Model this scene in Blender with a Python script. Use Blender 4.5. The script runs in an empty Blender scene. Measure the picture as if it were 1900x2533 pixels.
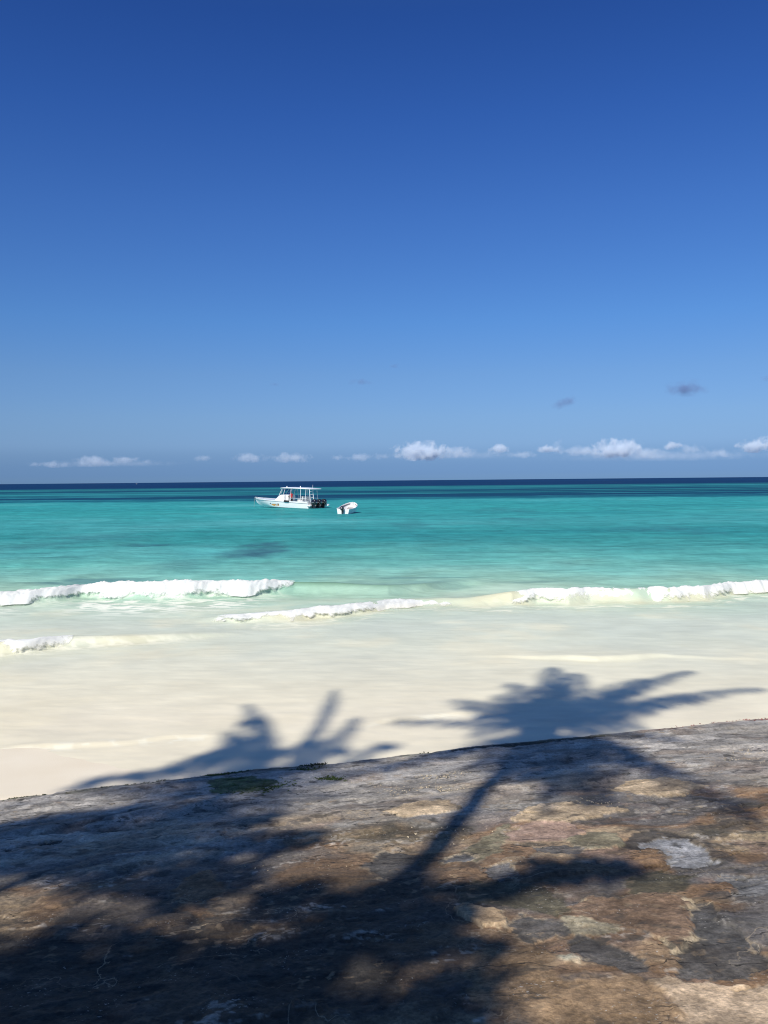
import bpy, bmesh, math, random
import numpy as np
from mathutils import Vector, Matrix

sc = bpy.context.scene
col = sc.collection
R = math.radians

# ------------------------------------------------------------------ camera
CAM_Z = 3.5
F_PX = 2124.0                      # focal length in pixels of the 1900 x 2533 photograph
PITCH, ROLL = 2.103, -0.54
cam_d = bpy.data.cameras.new("camera")
cam = bpy.data.objects.new("camera", cam_d)
col.objects.link(cam)
cam_d.sensor_fit = 'VERTICAL'
cam_d.sensor_height = 24.0
cam_d.lens = 24.0 * F_PX / 2533.0
cam_d.clip_start = 0.05
cam_d.clip_end = 120000.0
CAM_R = Matrix.Rotation(R(90 - PITCH), 3, 'X') @ Matrix.Rotation(R(ROLL), 3, 'Z')
cam.matrix_world = Matrix.Translation((0, 0, CAM_Z)) @ CAM_R.to_4x4()
sc.camera = cam
CR = np.array(CAM_R)

# ------------------------------------------------------------------ light
SUN_AZ, SUN_EL = 26.0, 42.0        # the sun stands behind the viewer, this far to the left
TO_SUN = Vector((-math.sin(R(SUN_AZ)) * math.cos(R(SUN_EL)),
                 -math.cos(R(SUN_AZ)) * math.cos(R(SUN_EL)), math.sin(R(SUN_EL))))
sun_d = bpy.data.lights.new("sun", 'SUN')
sun_d.energy = 5.0
sun_d.angle = R(0.7)
sun_d.color = (1.0, 0.945, 0.85)
sun = bpy.data.objects.new("sun", sun_d)
col.objects.link(sun)
sun.rotation_euler = TO_SUN.to_track_quat('Z', 'Y').to_euler()

world = bpy.data.worlds.new("World")
sc.world = world
world.use_nodes = True
wn, wl = world.node_tree.nodes, world.node_tree.links
wn.clear()
w_out = wn.new('ShaderNodeOutputWorld')
w_bg = wn.new('ShaderNodeBackground')
w_sky = wn.new('ShaderNodeTexSky')
w_sky.sky_type = 'NISHITA'
w_sky.sun_disc = False
w_sky.sun_elevation = R(SUN_EL)
w_sky.sun_rotation = R(180 + SUN_AZ)
w_sky.air_density = 1.0
w_sky.dust_density = 0.6
w_sky.ozone_density = 2.0
w_bg.inputs['Strength'].default_value = 0.1
# clear deep blue overhead, a grey-blue haze bank lying along the horizon
w_tc = wn.new('ShaderNodeTexCoord')
w_sep = wn.new('ShaderNodeSeparateXYZ')
w_ramp = wn.new('ShaderNodeValToRGB')
w_mul = wn.new('ShaderNodeVectorMath'); w_mul.operation = 'MULTIPLY'
w_gain = wn.new('ShaderNodeVectorMath'); w_gain.operation = 'SCALE'
w_gain.inputs['Scale'].default_value = 2.0
wl.new(w_tc.outputs['Generated'], w_sep.inputs[0])
wl.new(w_sep.outputs['Z'], w_ramp.inputs['Fac'])
wl.new(w_sky.outputs['Color'], w_mul.inputs[0])
wl.new(w_ramp.outputs['Color'], w_gain.inputs[0])
wl.new(w_gain.outputs[0], w_mul.inputs[1])
wl.new(w_mul.outputs[0], w_bg.inputs['Color'])
wl.new(w_bg.outputs[0], w_out.inputs['Surface'])
SKY_TINT = [(0.0016, (.158, .290, .635)), (0.0086, (.136, .256, .60)), (0.0179, (.131, .238, .545)), (0.0295, (.146, .243, .510)),
            (0.0411, (.175, .270, .518)), (0.0549, (.185, .277, .495)), (0.0734, (.196, .287, .482)), (0.1212, (.198, .299, .478)),
            (0.1789, (.173, .308, .516)), (0.292, (.142, .275, .523)), (0.384, (.107, .235, .508)), (0.4704, (.085, .199, .463)), (0.56, (.12, .225, .42)), (0.7, (.165, .262, .37)), (1.0, (.18, .275, .365))]
while len(w_ramp.color_ramp.elements) > 1:
    w_ramp.color_ramp.elements.remove(w_ramp.color_ramp.elements[-1])
for i, (p_, c_) in enumerate(SKY_TINT):
    e_ = w_ramp.color_ramp.elements[0] if i == 0 else w_ramp.color_ramp.elements.new(p_)
    e_.position = p_
    e_.color = (*c_, 1)

sc.view_settings.view_transform = 'Standard'
sc.view_settings.look = 'None'
sc.view_settings.exposure = 0.0
sc.view_settings.gamma = 1.0
sc.cycles.volume_bounces = 6
sc.cycles.filter_width = 1.1

# ------------------------------------------------------------------ helpers
def lin(r, g, b):
    f = lambda c: (c / 255.0) / 12.92 if c / 255.0 <= 0.04045 else ((c / 255.0 + 0.055) / 1.055) ** 2.4
    return np.array([f(r), f(g), f(b)])

def ray(px, py):
    d = CR @ np.array([(px - 950) / F_PX, (1266.5 - py) / F_PX, -1.0])
    return d / np.linalg.norm(d)

def at_z(px, py, z=0.0):
    """Where the sight line through a photo pixel meets the level z."""
    d = ray(px, py)
    t = (z - CAM_Z) / d[2]
    return np.array([d[0] * t, d[1] * t, z])

def at_y(px, py, y):
    d = ray(px, py)
    t = y / d[1]
    return np.array([d[0] * t, y, CAM_Z + d[2] * t])

def hsh(ix, iy, seed):
    h = (ix * 374761393 + iy * 668265263 + seed * 1442695041) & 0xFFFFFFFF
    h = ((h ^ (h >> 13)) * 1274126177) & 0xFFFFFFFF
    h = ((h ^ (h >> 15)) * 2246822519) & 0xFFFFFFFF
    return ((h ^ (h >> 16)) & 0xFFFFFF) / float(0x7FFFFF) - 1.0

def vnoise(x, y, seed=0):
    x0 = np.floor(x); y0 = np.floor(y)
    fx = x - x0; fy = y - y0
    ix = x0.astype(np.int64); iy = y0.astype(np.int64)
    u = fx * fx * fx * (fx * (fx * 6 - 15) + 10)
    v = fy * fy * fy * (fy * (fy * 6 - 15) + 10)
    a = hsh(ix, iy, seed); b = hsh(ix + 1, iy, seed)
    c = hsh(ix, iy + 1, seed); d = hsh(ix + 1, iy + 1, seed)
    return (a + (b - a) * u) * (1 - v) + (c + (d - c) * u) * v

def fbm(x, y, oct=4, seed=0, gain=0.5):
    s = 0; amp = 1.0; tot = 0
    for o in range(oct):
        s = s + amp * vnoise(x * 1.0, y * 1.0, seed + o * 17)
        tot += amp
        amp *= gain
        x, y = (x * 1.6 - y * 1.2) + 13.7, (x * 1.2 + y * 1.6) - 7.3
    return s / tot * 1.6

def sstep(a, b, x):
    t = np.clip((x - a) / (b - a), 0, 1)
    return t * t * (3 - 2 * t)

def mix(c, d, m):
    return c * (1 - m[..., None]) + np.asarray(d) * m[..., None]

def tag(o, label=None, cat=None, group=None, kind=None):
    if label: o['label'] = label
    if cat: o['category'] = cat
    if group: o['group'] = group
    if kind: o['kind'] = kind
    return o

def empty(name, loc=(0, 0, 0), rot=(0, 0, 0)):
    o = bpy.data.objects.new(name, None)
    o.location = loc
    o.rotation_euler = rot
    o.empty_display_size = 0.3
    col.objects.link(o)
    return o

def np_mesh(name, verts, quads, mat, colors=None, attrs=None, smooth=True, parent=None):
    me = bpy.data.meshes.new(name)
    nv, nf = len(verts), len(quads)
    k = quads.shape[1]
    me.vertices.add(nv)
    me.vertices.foreach_set('co', np.ascontiguousarray(verts, dtype=np.float32).ravel())
    me.loops.add(nf * k)
    me.loops.foreach_set('vertex_index', np.ascontiguousarray(quads, dtype=np.int32).ravel())
    me.polygons.add(nf)
    me.polygons.foreach_set('loop_start', np.arange(0, nf * k, k, dtype=np.int32))
    me.polygons.foreach_set('use_smooth', np.full(nf, smooth))
    me.update(calc_edges=True)
    me.validate()
    if colors is not None:
        a = me.attributes.new('tone', 'FLOAT_COLOR', 'POINT')
        a.data.foreach_set('color', np.concatenate([colors, np.ones((nv, 1))], 1).astype(np.float32).ravel())
    for n_, v_ in (attrs or {}).items():
        a = me.attributes.new(n_, 'FLOAT', 'POINT')
        a.data.foreach_set('value', np.ascontiguousarray(v_, dtype=np.float32).ravel())
    me.materials.append(mat)
    o = bpy.data.objects.new(name, me)
    if parent: o.parent = parent
    col.objects.link(o)
    return o

def grid_quads(nr, nc):
    i = np.arange(nr * nc).reshape(nr, nc)
    return np.stack([i[:-1, :-1], i[:-1, 1:], i[1:, 1:], i[1:, :-1]], -1).reshape(-1, 4)

class MB:
    """Collects simple solids into one mesh."""
    def __init__(s):
        s.v, s.f = [], []
    def add(s, v, f):
        o = len(s.v)
        s.v += [tuple(p) for p in v]
        s.f += [tuple(i + o for i in q) for q in f]
        return s
    def box(s, c, d, rot=None, taper=1.0):
        hx, hy, hz = d[0] / 2, d[1] / 2, d[2] / 2
        v = [Vector((x * hx * (taper if z > 0 else 1), y * hy * (taper if z > 0 else 1), z * hz)) for z in (-1, 1) for y in (-1, 1) for x in (-1, 1)]
        if rot: v = [rot @ p for p in v]
        v = [p + Vector(c) for p in v]
        return s.add(v, [(0, 2, 3, 1), (4, 5, 7, 6), (0, 1, 5, 4), (2, 6, 7, 3), (0, 4, 6, 2), (1, 3, 7, 5)])
    def tube(s, pts, rad, n=8, cap=True):
        pts = [Vector(p) for p in pts]
        if not hasattr(rad, '__len__'): rad = [rad] * len(pts)
        rings = []
        up = Vector((0, 0, 1))
        for i, p in enumerate(pts):
            t = (pts[min(i + 1, len(pts) - 1)] - pts[max(i - 1, 0)]).normalized()
            a = t.cross(up)
            if a.length < 1e-3: a = t.cross(Vector((1, 0, 0)))
            a.normalize()
            b = a.cross(t).normalized()
            rings.append([p + (a * math.cos(2 * math.pi * k / n) + b * math.sin(2 * math.pi * k / n)) * rad[i] for k in range(n)])
        return s.loft(rings, cap)
    def loft(s, rings, cap=True, closed=True):
        n = len(rings[0])
        v = [p for r in rings for p in r]
        f = []
        for i in range(len(rings) - 1):
            for k in range(n if closed else n - 1):
                k2 = (k + 1) % n
                f.append((i * n + k, i * n + k2, (i + 1) * n + k2, (i + 1) * n + k))
        if cap:
            f.append(tuple(range(n - 1, -1, -1)))
            f.append(tuple(range((len(rings) - 1) * n, len(rings) * n)))
        return s.add(v, f)
    def blob(s, c, r, seg=10, ring=6):
        rings = []
        for i in range(1, ring):
            a = math.pi * i / ring
            rings.append([(c[0] + r[0] * math.sin(a) * math.cos(2 * math.pi * k / seg), c[1] + r[1] * math.sin(a) * math.sin(2 * math.pi * k / seg), c[2] - r[2] * math.cos(a)) for k in range(seg)])
        return s.loft(rings)
    def build(s, name, mat, parent=None, smooth=40, bevel=0):
        me = bpy.data.meshes.new(name)
        bm = bmesh.new()
        vs = [bm.verts.new(p) for p in s.v]
        for q in s.f:
            try: bm.faces.new([vs[i] for i in q])
            except ValueError: pass
        bmesh.ops.recalc_face_normals(bm, faces=bm.faces)
        if bevel:
            bmesh.ops.bevel(bm, geom=[e for e in bm.edges if e.is_manifold and e.calc_face_angle(0) > 0.6], offset=bevel, segments=2, profile=0.5, affect='EDGES')
        for e in bm.edges:
            e.smooth = not (e.is_manifold and e.calc_face_angle(0) > R(smooth))
        for f in bm.faces: f.smooth = True
        bm.to_mesh(me)
        bm.free()
        me.materials.append(mat)
        o = bpy.data.objects.new(name, me)
        if parent: o.parent = parent
        col.objects.link(o)
        return o

def new_mat(name):
    m = bpy.data.materials.new(name)
    m.use_nodes = True
    n, l = m.node_tree.nodes, m.node_tree.links
    return m, n, l, n['Principled BSDF']

def paint(name, color, rough=0.5, spec=0.5, vary=0.06, scale=6.0, metal=0.0, bump=0.0, coat=0.0):
    """A procedural painted/plastic/cloth surface with a little uneven tone."""
    m, n, l, b = new_mat(name)
    tc = n.new('ShaderNodeTexCoord')
    nz = n.new('ShaderNodeTexNoise'); nz.inputs['Scale'].default_value = scale; nz.inputs['Detail'].default_value = 5
    l.new(tc.outputs['Object'], nz.inputs['Vector'])
    rp = n.new('ShaderNodeMapRange'); rp.inputs['From Min'].default_value = .3; rp.inputs['From Max'].default_value = .7
    rp.inputs['To Min'].default_value = 1 - vary; rp.inputs['To Max'].default_value = 1 + vary
    l.new(nz.outputs['Fac'], rp.inputs['Value'])
    mu = n.new('ShaderNodeVectorMath'); mu.operation = 'SCALE'
    mu.inputs[0].default_value = color
    l.new(rp.outputs[0], mu.inputs['Scale'])
    l.new(mu.outputs[0], b.inputs['Base Color'])
    b.inputs['Roughness'].default_value = rough
    b.inputs['Specular IOR Level'].default_value = spec
    b.inputs['Metallic'].default_value = metal
    b.inputs['Coat Weight'].default_value = coat
    if bump:
        bp = n.new('ShaderNodeBump'); bp.inputs['Strength'].default_value = bump; bp.inputs['Distance'].default_value = .02
        l.new(nz.outputs['Fac'], bp.inputs['Height']); l.new(bp.outputs[0], b.inputs['Normal'])
    return m

# ------------------------------------------------------------------ shore layout
EDGE_PX = [(0, 1978), (250, 1948), (492, 1918), (740, 1893), (974, 1869), (1157, 1846), (1317, 1830), (1489, 1813), (1718, 1790), (1900, 1773)]
EDGE_Z = 0.14
_e = np.array([at_z(*p, EDGE_Z) for p in EDGE_PX])
def edge_y(x):
    """Seaward edge of the rock ledge."""
    sl0 = 0.30; sl1 = 0.30
    y = np.interp(x, _e[:, 0], _e[:, 1])
    y = np.where(x < _e[0, 0], _e[0, 1] + (x - _e[0, 0]) * sl0, y)
    y = np.where(x > _e[-1, 0], _e[-1, 1] + (x - _e[-1, 0]) * sl1, y)
    return y
def inland(x, y):
    return (edge_y(x) - y) * 0.958
def shelf_z(x, y):
    s = np.maximum(inland(x, y), 0)
    return np.where(s < 10.2, EDGE_Z + 0.158 * s, EDGE_Z + 0.158 * 10.2 + 0.35 * (1 - np.exp(-(s - 10.2) / 8)))
def at_shelf(px, py):
    z = 0.5
    for _ in range(30):
        p = at_z(px, py, z)
        z = 0.5 * z + 0.5 * float(shelf_z(p[0], p[1]))
    return p

# ------------------------------------------------------------------ breaking waves (world positions of their fronts)
def front(px_list):
    return np.array([at_z(px, py, 0.0)[:2] for px, py in px_list])

# each: (front foot pixels, crest heights along it)
WAVES = []
def wave(px_list, heights, back, rise, foam_from=None, foam_to=None, sandy=0.0):
    p = front(px_list)
    WAVES.append(dict(x=p[:, 0], y=p[:, 1], h=np.array(heights), back=back, rise=rise, f0=foam_from, f1=foam_to, sandy=sandy))

# outer left breaker running on as a green unbroken swell towards the right
wave([(-250, 1512), (-100, 1503), (0, 1496), (57, 1493), (140, 1486), (195, 1478), (258, 1479), (366, 1483), (447, 1481), (510, 1476), (607, 1474), (670, 1468), (727, 1463), (850, 1466), (960, 1470), (1040, 1462), (1120, 1452), (1250, 1440)],
     [.28, .32, .31, .33, .34, .31, .40, .46, .46, .41, .39, .34, .29, .26, .24, .19, .13, 0], 1.5, .52)
# inner breaker: middle stretch, sandy shoulder, long right stretch
wave([(440, 1543), (480, 1540), (560, 1539), (641, 1539), (716, 1537), (802, 1529), (888, 1519), (984, 1504), (1040, 1499), (1130, 1500), (1200, 1501), (1270, 1500), (1328, 1493), (1408, 1497), (1465, 1492), (1570, 1491), (1666, 1489), (1752, 1485), (1809, 1472), (1900, 1464), (2050, 1455), (2300, 1448)],
     [0, .05, .11, .17, .21, .23, .22, .18, .13, .14, .22, .33, .37, .38, .36, .34, .34, .33, .30, .28, .27, .26], 1.1, .42, sandy=1)
# lower left roller with a sandy shoulder
wave([(-300, 1640), (-120, 1628), (0, 1619), (86, 1611), (155, 1603), (230, 1597), (330, 1592), (420, 1586), (520, 1578), (640, 1570)],
     [.20, .21, .21, .22, .20, .16, .13, .11, .06, 0], .8, .32, sandy=1)
# last little sandy swash crests
wave([(1150, 1627), (1260, 1630), (1380, 1634), (1480, 1638), (1590, 1632), (1690, 1628), (1800, 1630), (1990, 1640)],
     [0, .03, .06, .09, .08, .04, .02, 0], .5, .16, sandy=1)
wave([(-150, 1868), (0, 1862), (120, 1853), (260, 1842), (400, 1834), (520, 1826), (640, 1818)],
     [.02, .03, .035, .035, .03, .02, 0], .35, .12, sandy=.6)
wave([(860, 1800), (940, 1793), (1010, 1784), (1090, 1774), (1180, 1772), (1300, 1768)],
     [0, .02, .03, .03, .02, 0], .3, .10, sandy=.6)

def swell(X, Y):
    z = np.zeros_like(X); sandy = np.zeros_like(X)
    for i, w in enumerate(WAVES):
        yf = np.interp(X, w['x'], w['y']) + 0.10 * vnoise(X * 1.7, X * 0 + i, 40 + i)
        h = np.interp(X, w['x'], w['h'])
        h = h * (X >= w['x'][0] - 12) * (X <= w['x'][-1] + 8)
        v = Y - yf
        prof = np.where(v < 0, 0, np.where(v < w['rise'], sstep(0, w['rise'], v), np.exp(-np.maximum(v - w['rise'], 0) ** 1.3 / w['back'])))
        z += h * prof
        trough = np.exp(-((v + .5) / .5) ** 2) * .12 * h
        z -= trough
        if w['sandy']:
            near = np.where(v < 0, np.exp(v / .35), np.exp(-np.maximum(v - w['rise'] * .9, 0) / .25))
            sandy = np.maximum(sandy, w['sandy'] * near * np.clip(h * 5, 0, 1))
    return z, sandy

# ------------------------------------------------------------------ water
def water_material():
    m, n, l, b = new_mat('sea_water')
    n.remove(b)
    at = n.new('ShaderNodeAttribute'); at.attribute_name = 'tone'
    df = n.new('ShaderNodeBsdfDiffuse'); gl = n.new('ShaderNodeBsdfGlossy'); mx = n.new('ShaderNodeMixShader')
    l.new(at.outputs['Color'], df.inputs['Color'])
    gl.inputs['Roughness'].default_value = .18
    fr = n.new('ShaderNodeFresnel'); fr.inputs['IOR'].default_value = 1.33
    # the chop turns most facets away from grazing, so the sheen stays well below a mirror's
    f1 = n.new('ShaderNodeMath'); f1.operation = 'MULTIPLY'; f1.inputs[1].default_value = .32
    f2 = n.new('ShaderNodeMath'); f2.operation = 'MINIMUM'; f2.inputs[1].default_value = .085
    l.new(fr.outputs[0], f1.inputs[0]); l.new(f1.outputs[0], f2.inputs[0]); l.new(f2.outputs[0], mx.inputs['Fac'])
    l.new(df.outputs[0], mx.inputs[1]); l.new(gl.outputs[0], mx.inputs[2])
    l.new(mx.outputs[0], n['Material Output'].inputs['Surface'])
    ge = n.new('ShaderNodeNewGeometry')
    mp = n.new('ShaderNodeMapping'); mp.inputs['Scale'].default_value = (0.55, 1.3, 1)
    l.new(ge.outputs['Position'], mp.inputs['Vector'])
    n1 = n.new('ShaderNodeTexNoise'); n1.inputs['Scale'].default_value = 2.2; n1.inputs['Detail'].default_value = 6; n1.inputs['Distortion'].default_value = .6
    n2 = n.new('ShaderNodeTexNoise'); n2.inputs['Scale'].default_value = 0.16; n2.inputs['Detail'].default_value = 5
    l.new(mp.outputs[0], n1.inputs['Vector']); l.new(mp.outputs[0], n2.inputs['Vector'])
    rf = n.new('ShaderNodeAttribute'); rf.attribute_name = 'rough_sea'
    b1 = n.new('ShaderNodeBump'); b1.inputs['Distance'].default_value = 0.10
    m1 = n.new('ShaderNodeMath'); m1.operation = 'MULTIPLY_ADD'; m1.inputs[1].default_value = 0.75; m1.inputs[2].default_value = 0.10
    l.new(rf.outputs['Fac'], m1.inputs[0]); l.new(m1.outputs[0], b1.inputs['Strength'])
    l.new(n1.outputs['Fac'], b1.inputs['Height'])
    b2 = n.new('ShaderNodeBump'); b2.inputs['Distance'].default_value = 1.1
    l.new(rf.outputs['Fac'], b2.inputs['Strength'])
    l.new(n2.outputs['Fac'], b2.inputs['Height']); l.new(b1.outputs[0], b2.inputs['Normal'])
    for q_ in (df, gl, fr): l.new(b2.outputs[0], q_.inputs['Normal'])
    return m

# colour of the water column over the sandy, then weedy, then deep bottom: (photo row at mid-frame, colour)
WATER_ROWS = [(1189.6, (12, 52, 98)), (1202.0, (12, 50, 94)), (1204, (30, 108, 124)), (1206.5, (50, 134, 144)), (1209, (30, 104, 122)), (1212, (22, 90, 112)),
              (1217, (30, 108, 122)), (1222, (16, 76, 104)), (1230, (16, 76, 106)), (1234, (26, 100, 122)), (1237.5, (54, 152, 162)), (1260, (55, 154, 160)), (1290, (66, 154, 162)), (1320, (54, 144, 150)),
              (1345, (64, 150, 154)), (1370, (82, 160, 162)), (1400, (100, 174, 170)), (1430, (126, 186, 180)), (1455, (144, 190, 178)),
              (1480, (166, 200, 184)), (1515, (190, 208, 196)), (1555, (206, 214, 204)), (1600, (214, 218, 205)), (1640, (222, 221, 206)),
              (1700, (230, 225, 207)), (1780, (234, 226, 208)), (1880, (236, 228, 209)), (1990, (236, 226, 206))]
WATER_LIGHT = np.array([1.02, 1.03, 1.11])     # light falling on level water, so the rows above become albedo

def water_color(X, Y, Z, sandy):
    d = np.sqrt(np.maximum(Y, 1) ** 2)
    # bottom contours wander; far ones lie nearly level
    wob = fbm(X * .05, Y * .022, 4, 3) * .07 + fbm(X * .25, Y * .16, 3, 9) * .045
    wob = wob * sstep(12, 26, d) * (1 - .75 * sstep(110, 190, d))
    dd = np.maximum(d * (1 + wob), 7)
    row = 1188.5 + F_PX * CAM_Z / dd
    row += 0
    rows = np.array([r for r, c in WATER_ROWS])
    cols = np.array([lin(*c) for r, c in WATER_ROWS])
    c = np.stack([np.interp(row, rows, cols[:, k]) for k in range(3)], -1) / WATER_LIGHT
    # sea-grass streaks in the reef belt and closer in weed patches and painted wave shade
    far = sstep(162, 180, d) * (1 - sstep(430, 500, d))
    st = fbm(X * .012, np.log(d) * 26, 5, 21)
    c = mix(c, lin(48, 136, 146), far * sstep(.12, .6, st) * .85)
    c = mix(c, lin(16, 62, 92), far * sstep(.02, .45, -st) * .9)
    deep = sstep(520, 640, d)
    c = c * (1 + deep * .18 * fbm(X * .004, np.log(d) * 40, 3, 5))[..., None]
    mid = sstep(30, 40, d) * (1 - sstep(120, 165, d))
    pt = fbm(X * .05, Y * .055, 4, 33)
    c = mix(c, lin(46, 132, 138), mid * sstep(.22, .85, pt) * .55)
    c = mix(c, lin(104, 186, 188), mid * sstep(.2, .85, -pt) * .35)
    rip = fbm(X * .8, Y * .9, 5, 71) + .6 * fbm(X * 2.2, Y * 2.4, 3, 75) * (1 - sstep(40, 80, d))
    c = c * (1 + (.15 * sstep(19, 30, d) * (1 - sstep(150, 260, d)) * rip))[..., None]
    for (px, py, rx, ry, s) in [(655, 1358, 60, 13, .85), (610, 1368, 70, 9, .5), (360, 1349, 70, 6, .6), (450, 1396, 90, 14, .28), (780, 1340, 80, 7, .3),
                                (240, 1330, 160, 10, .35), (60, 1352, 120, 9, .3), (1240, 1262, 90, 6, .3), (1280, 1284, 60, 6, .3), (1020, 1300, 70, 10, .25), (1650, 1310, 150, 9, .35),
                                (1000, 1453, 130, 13, .38), (250, 1437, 150, 9, .55), (130, 1447, 90, 8, .45), (1050, 1433, 130, 5, .5), (1290, 1441, 130, 4, .3)]:  # dark strips behind the outer wave: its shade painted into the water colour
        p = at_z(px, py); a = at_z(px + rx, py); q = at_z(px, py - ry)
        ex = (X - p[0]) / (a[0] - p[0]); ey = (Y - p[1]) / (q[1] - p[1])
        rr = np.sqrt(ex ** 2 + ey ** 2) + .55 * fbm(X * .8 + px, Y * .8, 3, 55)
        c = mix(c, lin(62, 106, 122) * .85, s * (1 - sstep(.15, 1.3, rr)))
    # milky surf zone: stirred sand in drifting clouds and thin foam streaks
    surf = 1 - sstep(20, 29, d)
    cl = fbm(X * .55, Y * .6, 6, 81)
    c = mix(c, lin(186, 196, 194) / WATER_LIGHT, surf * sstep(0, .8, cl) * .24 * sstep(13, 18, d))
    c = mix(c, lin(240, 231, 206) / WATER_LIGHT, surf * sstep(.0, .8, -cl) * .38)
    c = c * (1 + surf * .035 * fbm(X * 2.2, Y * 4.0, 4, 91) + surf * .06 * fbm(X * 1.2 + 9, Y * 1.3, 5, 93))[..., None]
    c = mix(c, lin(208, 206, 184) / WATER_LIGHT, np.clip(sandy, 0, 1) * np.clip(.5 + .5 * fbm(X * 1.1, Y * 1.8, 5, 95), 0, .88))
    # greenish tone of the unbroken swell faces
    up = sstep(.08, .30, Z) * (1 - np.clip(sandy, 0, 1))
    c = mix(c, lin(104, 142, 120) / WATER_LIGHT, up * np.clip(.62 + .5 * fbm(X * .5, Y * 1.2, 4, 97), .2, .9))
    # lace of old foam washing in front of the outer breaker and behind the inner one
    w = WAVES[0]
    v = Y - np.interp(X, w['x'], w['y']); hh = np.interp(X, w['x'], w['h'])
    zone = 1.15 * np.exp(-((v + 1.2) / 1.5) ** 2) * np.clip((hh - .28) * 8, 0, 1) * (X < -2.2)
    lace = 1 - np.abs(fbm(X * 1.1, Y * 2.6, 5, 101))
    c = mix(c, lin(250, 252, 244) / WATER_LIGHT, zone * np.clip(sstep(.60, .93, lace), 0, .87))
    w = WAVES[1]
    v = Y - np.interp(X, w['x'], w['y']); hh = np.interp(X, w['x'], w['h'])
    zone = np.exp(-((v + .55) / .55) ** 2) * np.clip(hh * 4, 0, 1)
    c = mix(c, lin(244, 243, 230) / WATER_LIGHT, zone * sstep(.74, .97, lace) * .75)
    for k, am in ((2, .8), (3, .2), (4, .8), (5, .8)):
        w = WAVES[k]
        v = Y - np.interp(X, w['x'], w['y']); hh = np.interp(X, w['x'], w['h']) * (X > w['x'][0]) * (X < w['x'][-1])
        wd = .35 if k < 4 else .14
        zone = np.exp(-((v - .02) / wd) ** 2) * np.clip(hh * (6 if k < 4 else 40), 0, 1)
        c = mix(c, lin(246, 244, 232) / WATER_LIGHT, zone * sstep(.55, .95, 1 - np.abs(fbm(X * 2.6, Y * 5, 4, 111 + k))) * am * .75)
    return np.clip(c, 0, .95)

def build_water():
    OY = -2.0
    th = np.concatenate([np.arange(-100, -36, 1.2), np.arange(-36, 36, .10), np.arange(36, 100.1, 1.2)]) * math.pi / 180
    r = [8.0]
    while r[-1] < 36: r.append(r[-1] + .055)
    while r[-1] < 40000: r.append(r[-1] * 1.015)
    r = np.array(r)
    T, RR = np.meshgrid(th, r)
    X = RR * np.sin(T); Y = OY + RR * np.cos(T)
    Z, sandy = swell(X, Y)
    near = 1 - sstep(60, 160, RR)
    Z = Z + near * sstep(18, 30, RR) * (.05 * fbm(X * .22, Y * .5, 3, 7) + .02 * fbm(X * .9, Y * 1.6, 3, 8)) + near * .006 * fbm(X * 1.4, Y * 4, 3, 12)
    C = water_color(X, Y, Z, sandy)
    V = np.stack([X, Y, Z], -1).reshape(-1, 3)
    rough = sstep(18, 45, RR)
    o = np_mesh('sea_water', V, grid_quads(len(r), len(th))[:, ::-1], water_material(), C.reshape(-1, 3), {'rough_sea': rough.ravel()})
    o['kind'] = 'structure'
    return o
build_water()

# ------------------------------------------------------------------ white water on the breakers
def foam_material():
    m, n, l, b = new_mat('white_foam')
    n.remove(b)
    ge = n.new('ShaderNodeNewGeometry')
    nz = n.new('ShaderNodeTexNoise'); nz.inputs['Scale'].default_value = 7; nz.inputs['Detail'].default_value = 7; nz.inputs['Roughness'].default_value = .62
    l.new(ge.outputs['Position'], nz.inputs['Vector'])
    at = n.new('ShaderNodeAttribute'); at.attribute_name = 'tone'
    df = n.new('ShaderNodeBsdfDiffuse'); tr = n.new('ShaderNodeBsdfTranslucent'); tp = n.new('ShaderNodeBsdfTransparent')
    l.new(at.outputs['Color'], df.inputs['Color']); l.new(at.outputs['Color'], tr.inputs['Color'])
    m1 = n.new('ShaderNodeMixShader'); m1.inputs['Fac'].default_value = .22
    l.new(df.outputs[0], m1.inputs[1]); l.new(tr.outputs[0], m1.inputs[2])
    bp = n.new('ShaderNodeBump'); bp.inputs['Strength'].default_value = .30; bp.inputs['Distance'].default_value = .03
    l.new(nz.outputs['Fac'], bp.inputs['Height']); l.new(bp.outputs[0], df.inputs['Normal'])
    al = n.new('ShaderNodeAttribute'); al.attribute_name = 'cover'
    sb = n.new('ShaderNodeMath'); sb.operation = 'MULTIPLY_ADD'; sb.inputs[1].default_value = 1.7; sb.inputs[2].default_value = -.85
    l.new(nz.outputs['Fac'], sb.inputs[0])
    ad = n.new('ShaderNodeMath'); ad.operation = 'ADD'
    l.new(al.outputs['Fac'], ad.inputs[0]); l.new(sb.outputs[0], ad.inputs[1])
    mr = n.new('ShaderNodeMapRange'); mr.inputs['From Min'].default_value = .22; mr.inputs['From Max'].default_value = .70
    l.new(ad.outputs[0], mr.inputs['Value'])
    m2 = n.new('ShaderNodeMixShader')
    l.new(mr.outputs[0], m2.inputs['Fac']); l.new(tp.outputs[0], m2.inputs[1]); l.new(m1.outputs[0], m2.inputs[2])
    l.new(m2.outputs[0], n['Material Output'].inputs['Surface'])
    return m
FOAM = foam_material()

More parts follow.
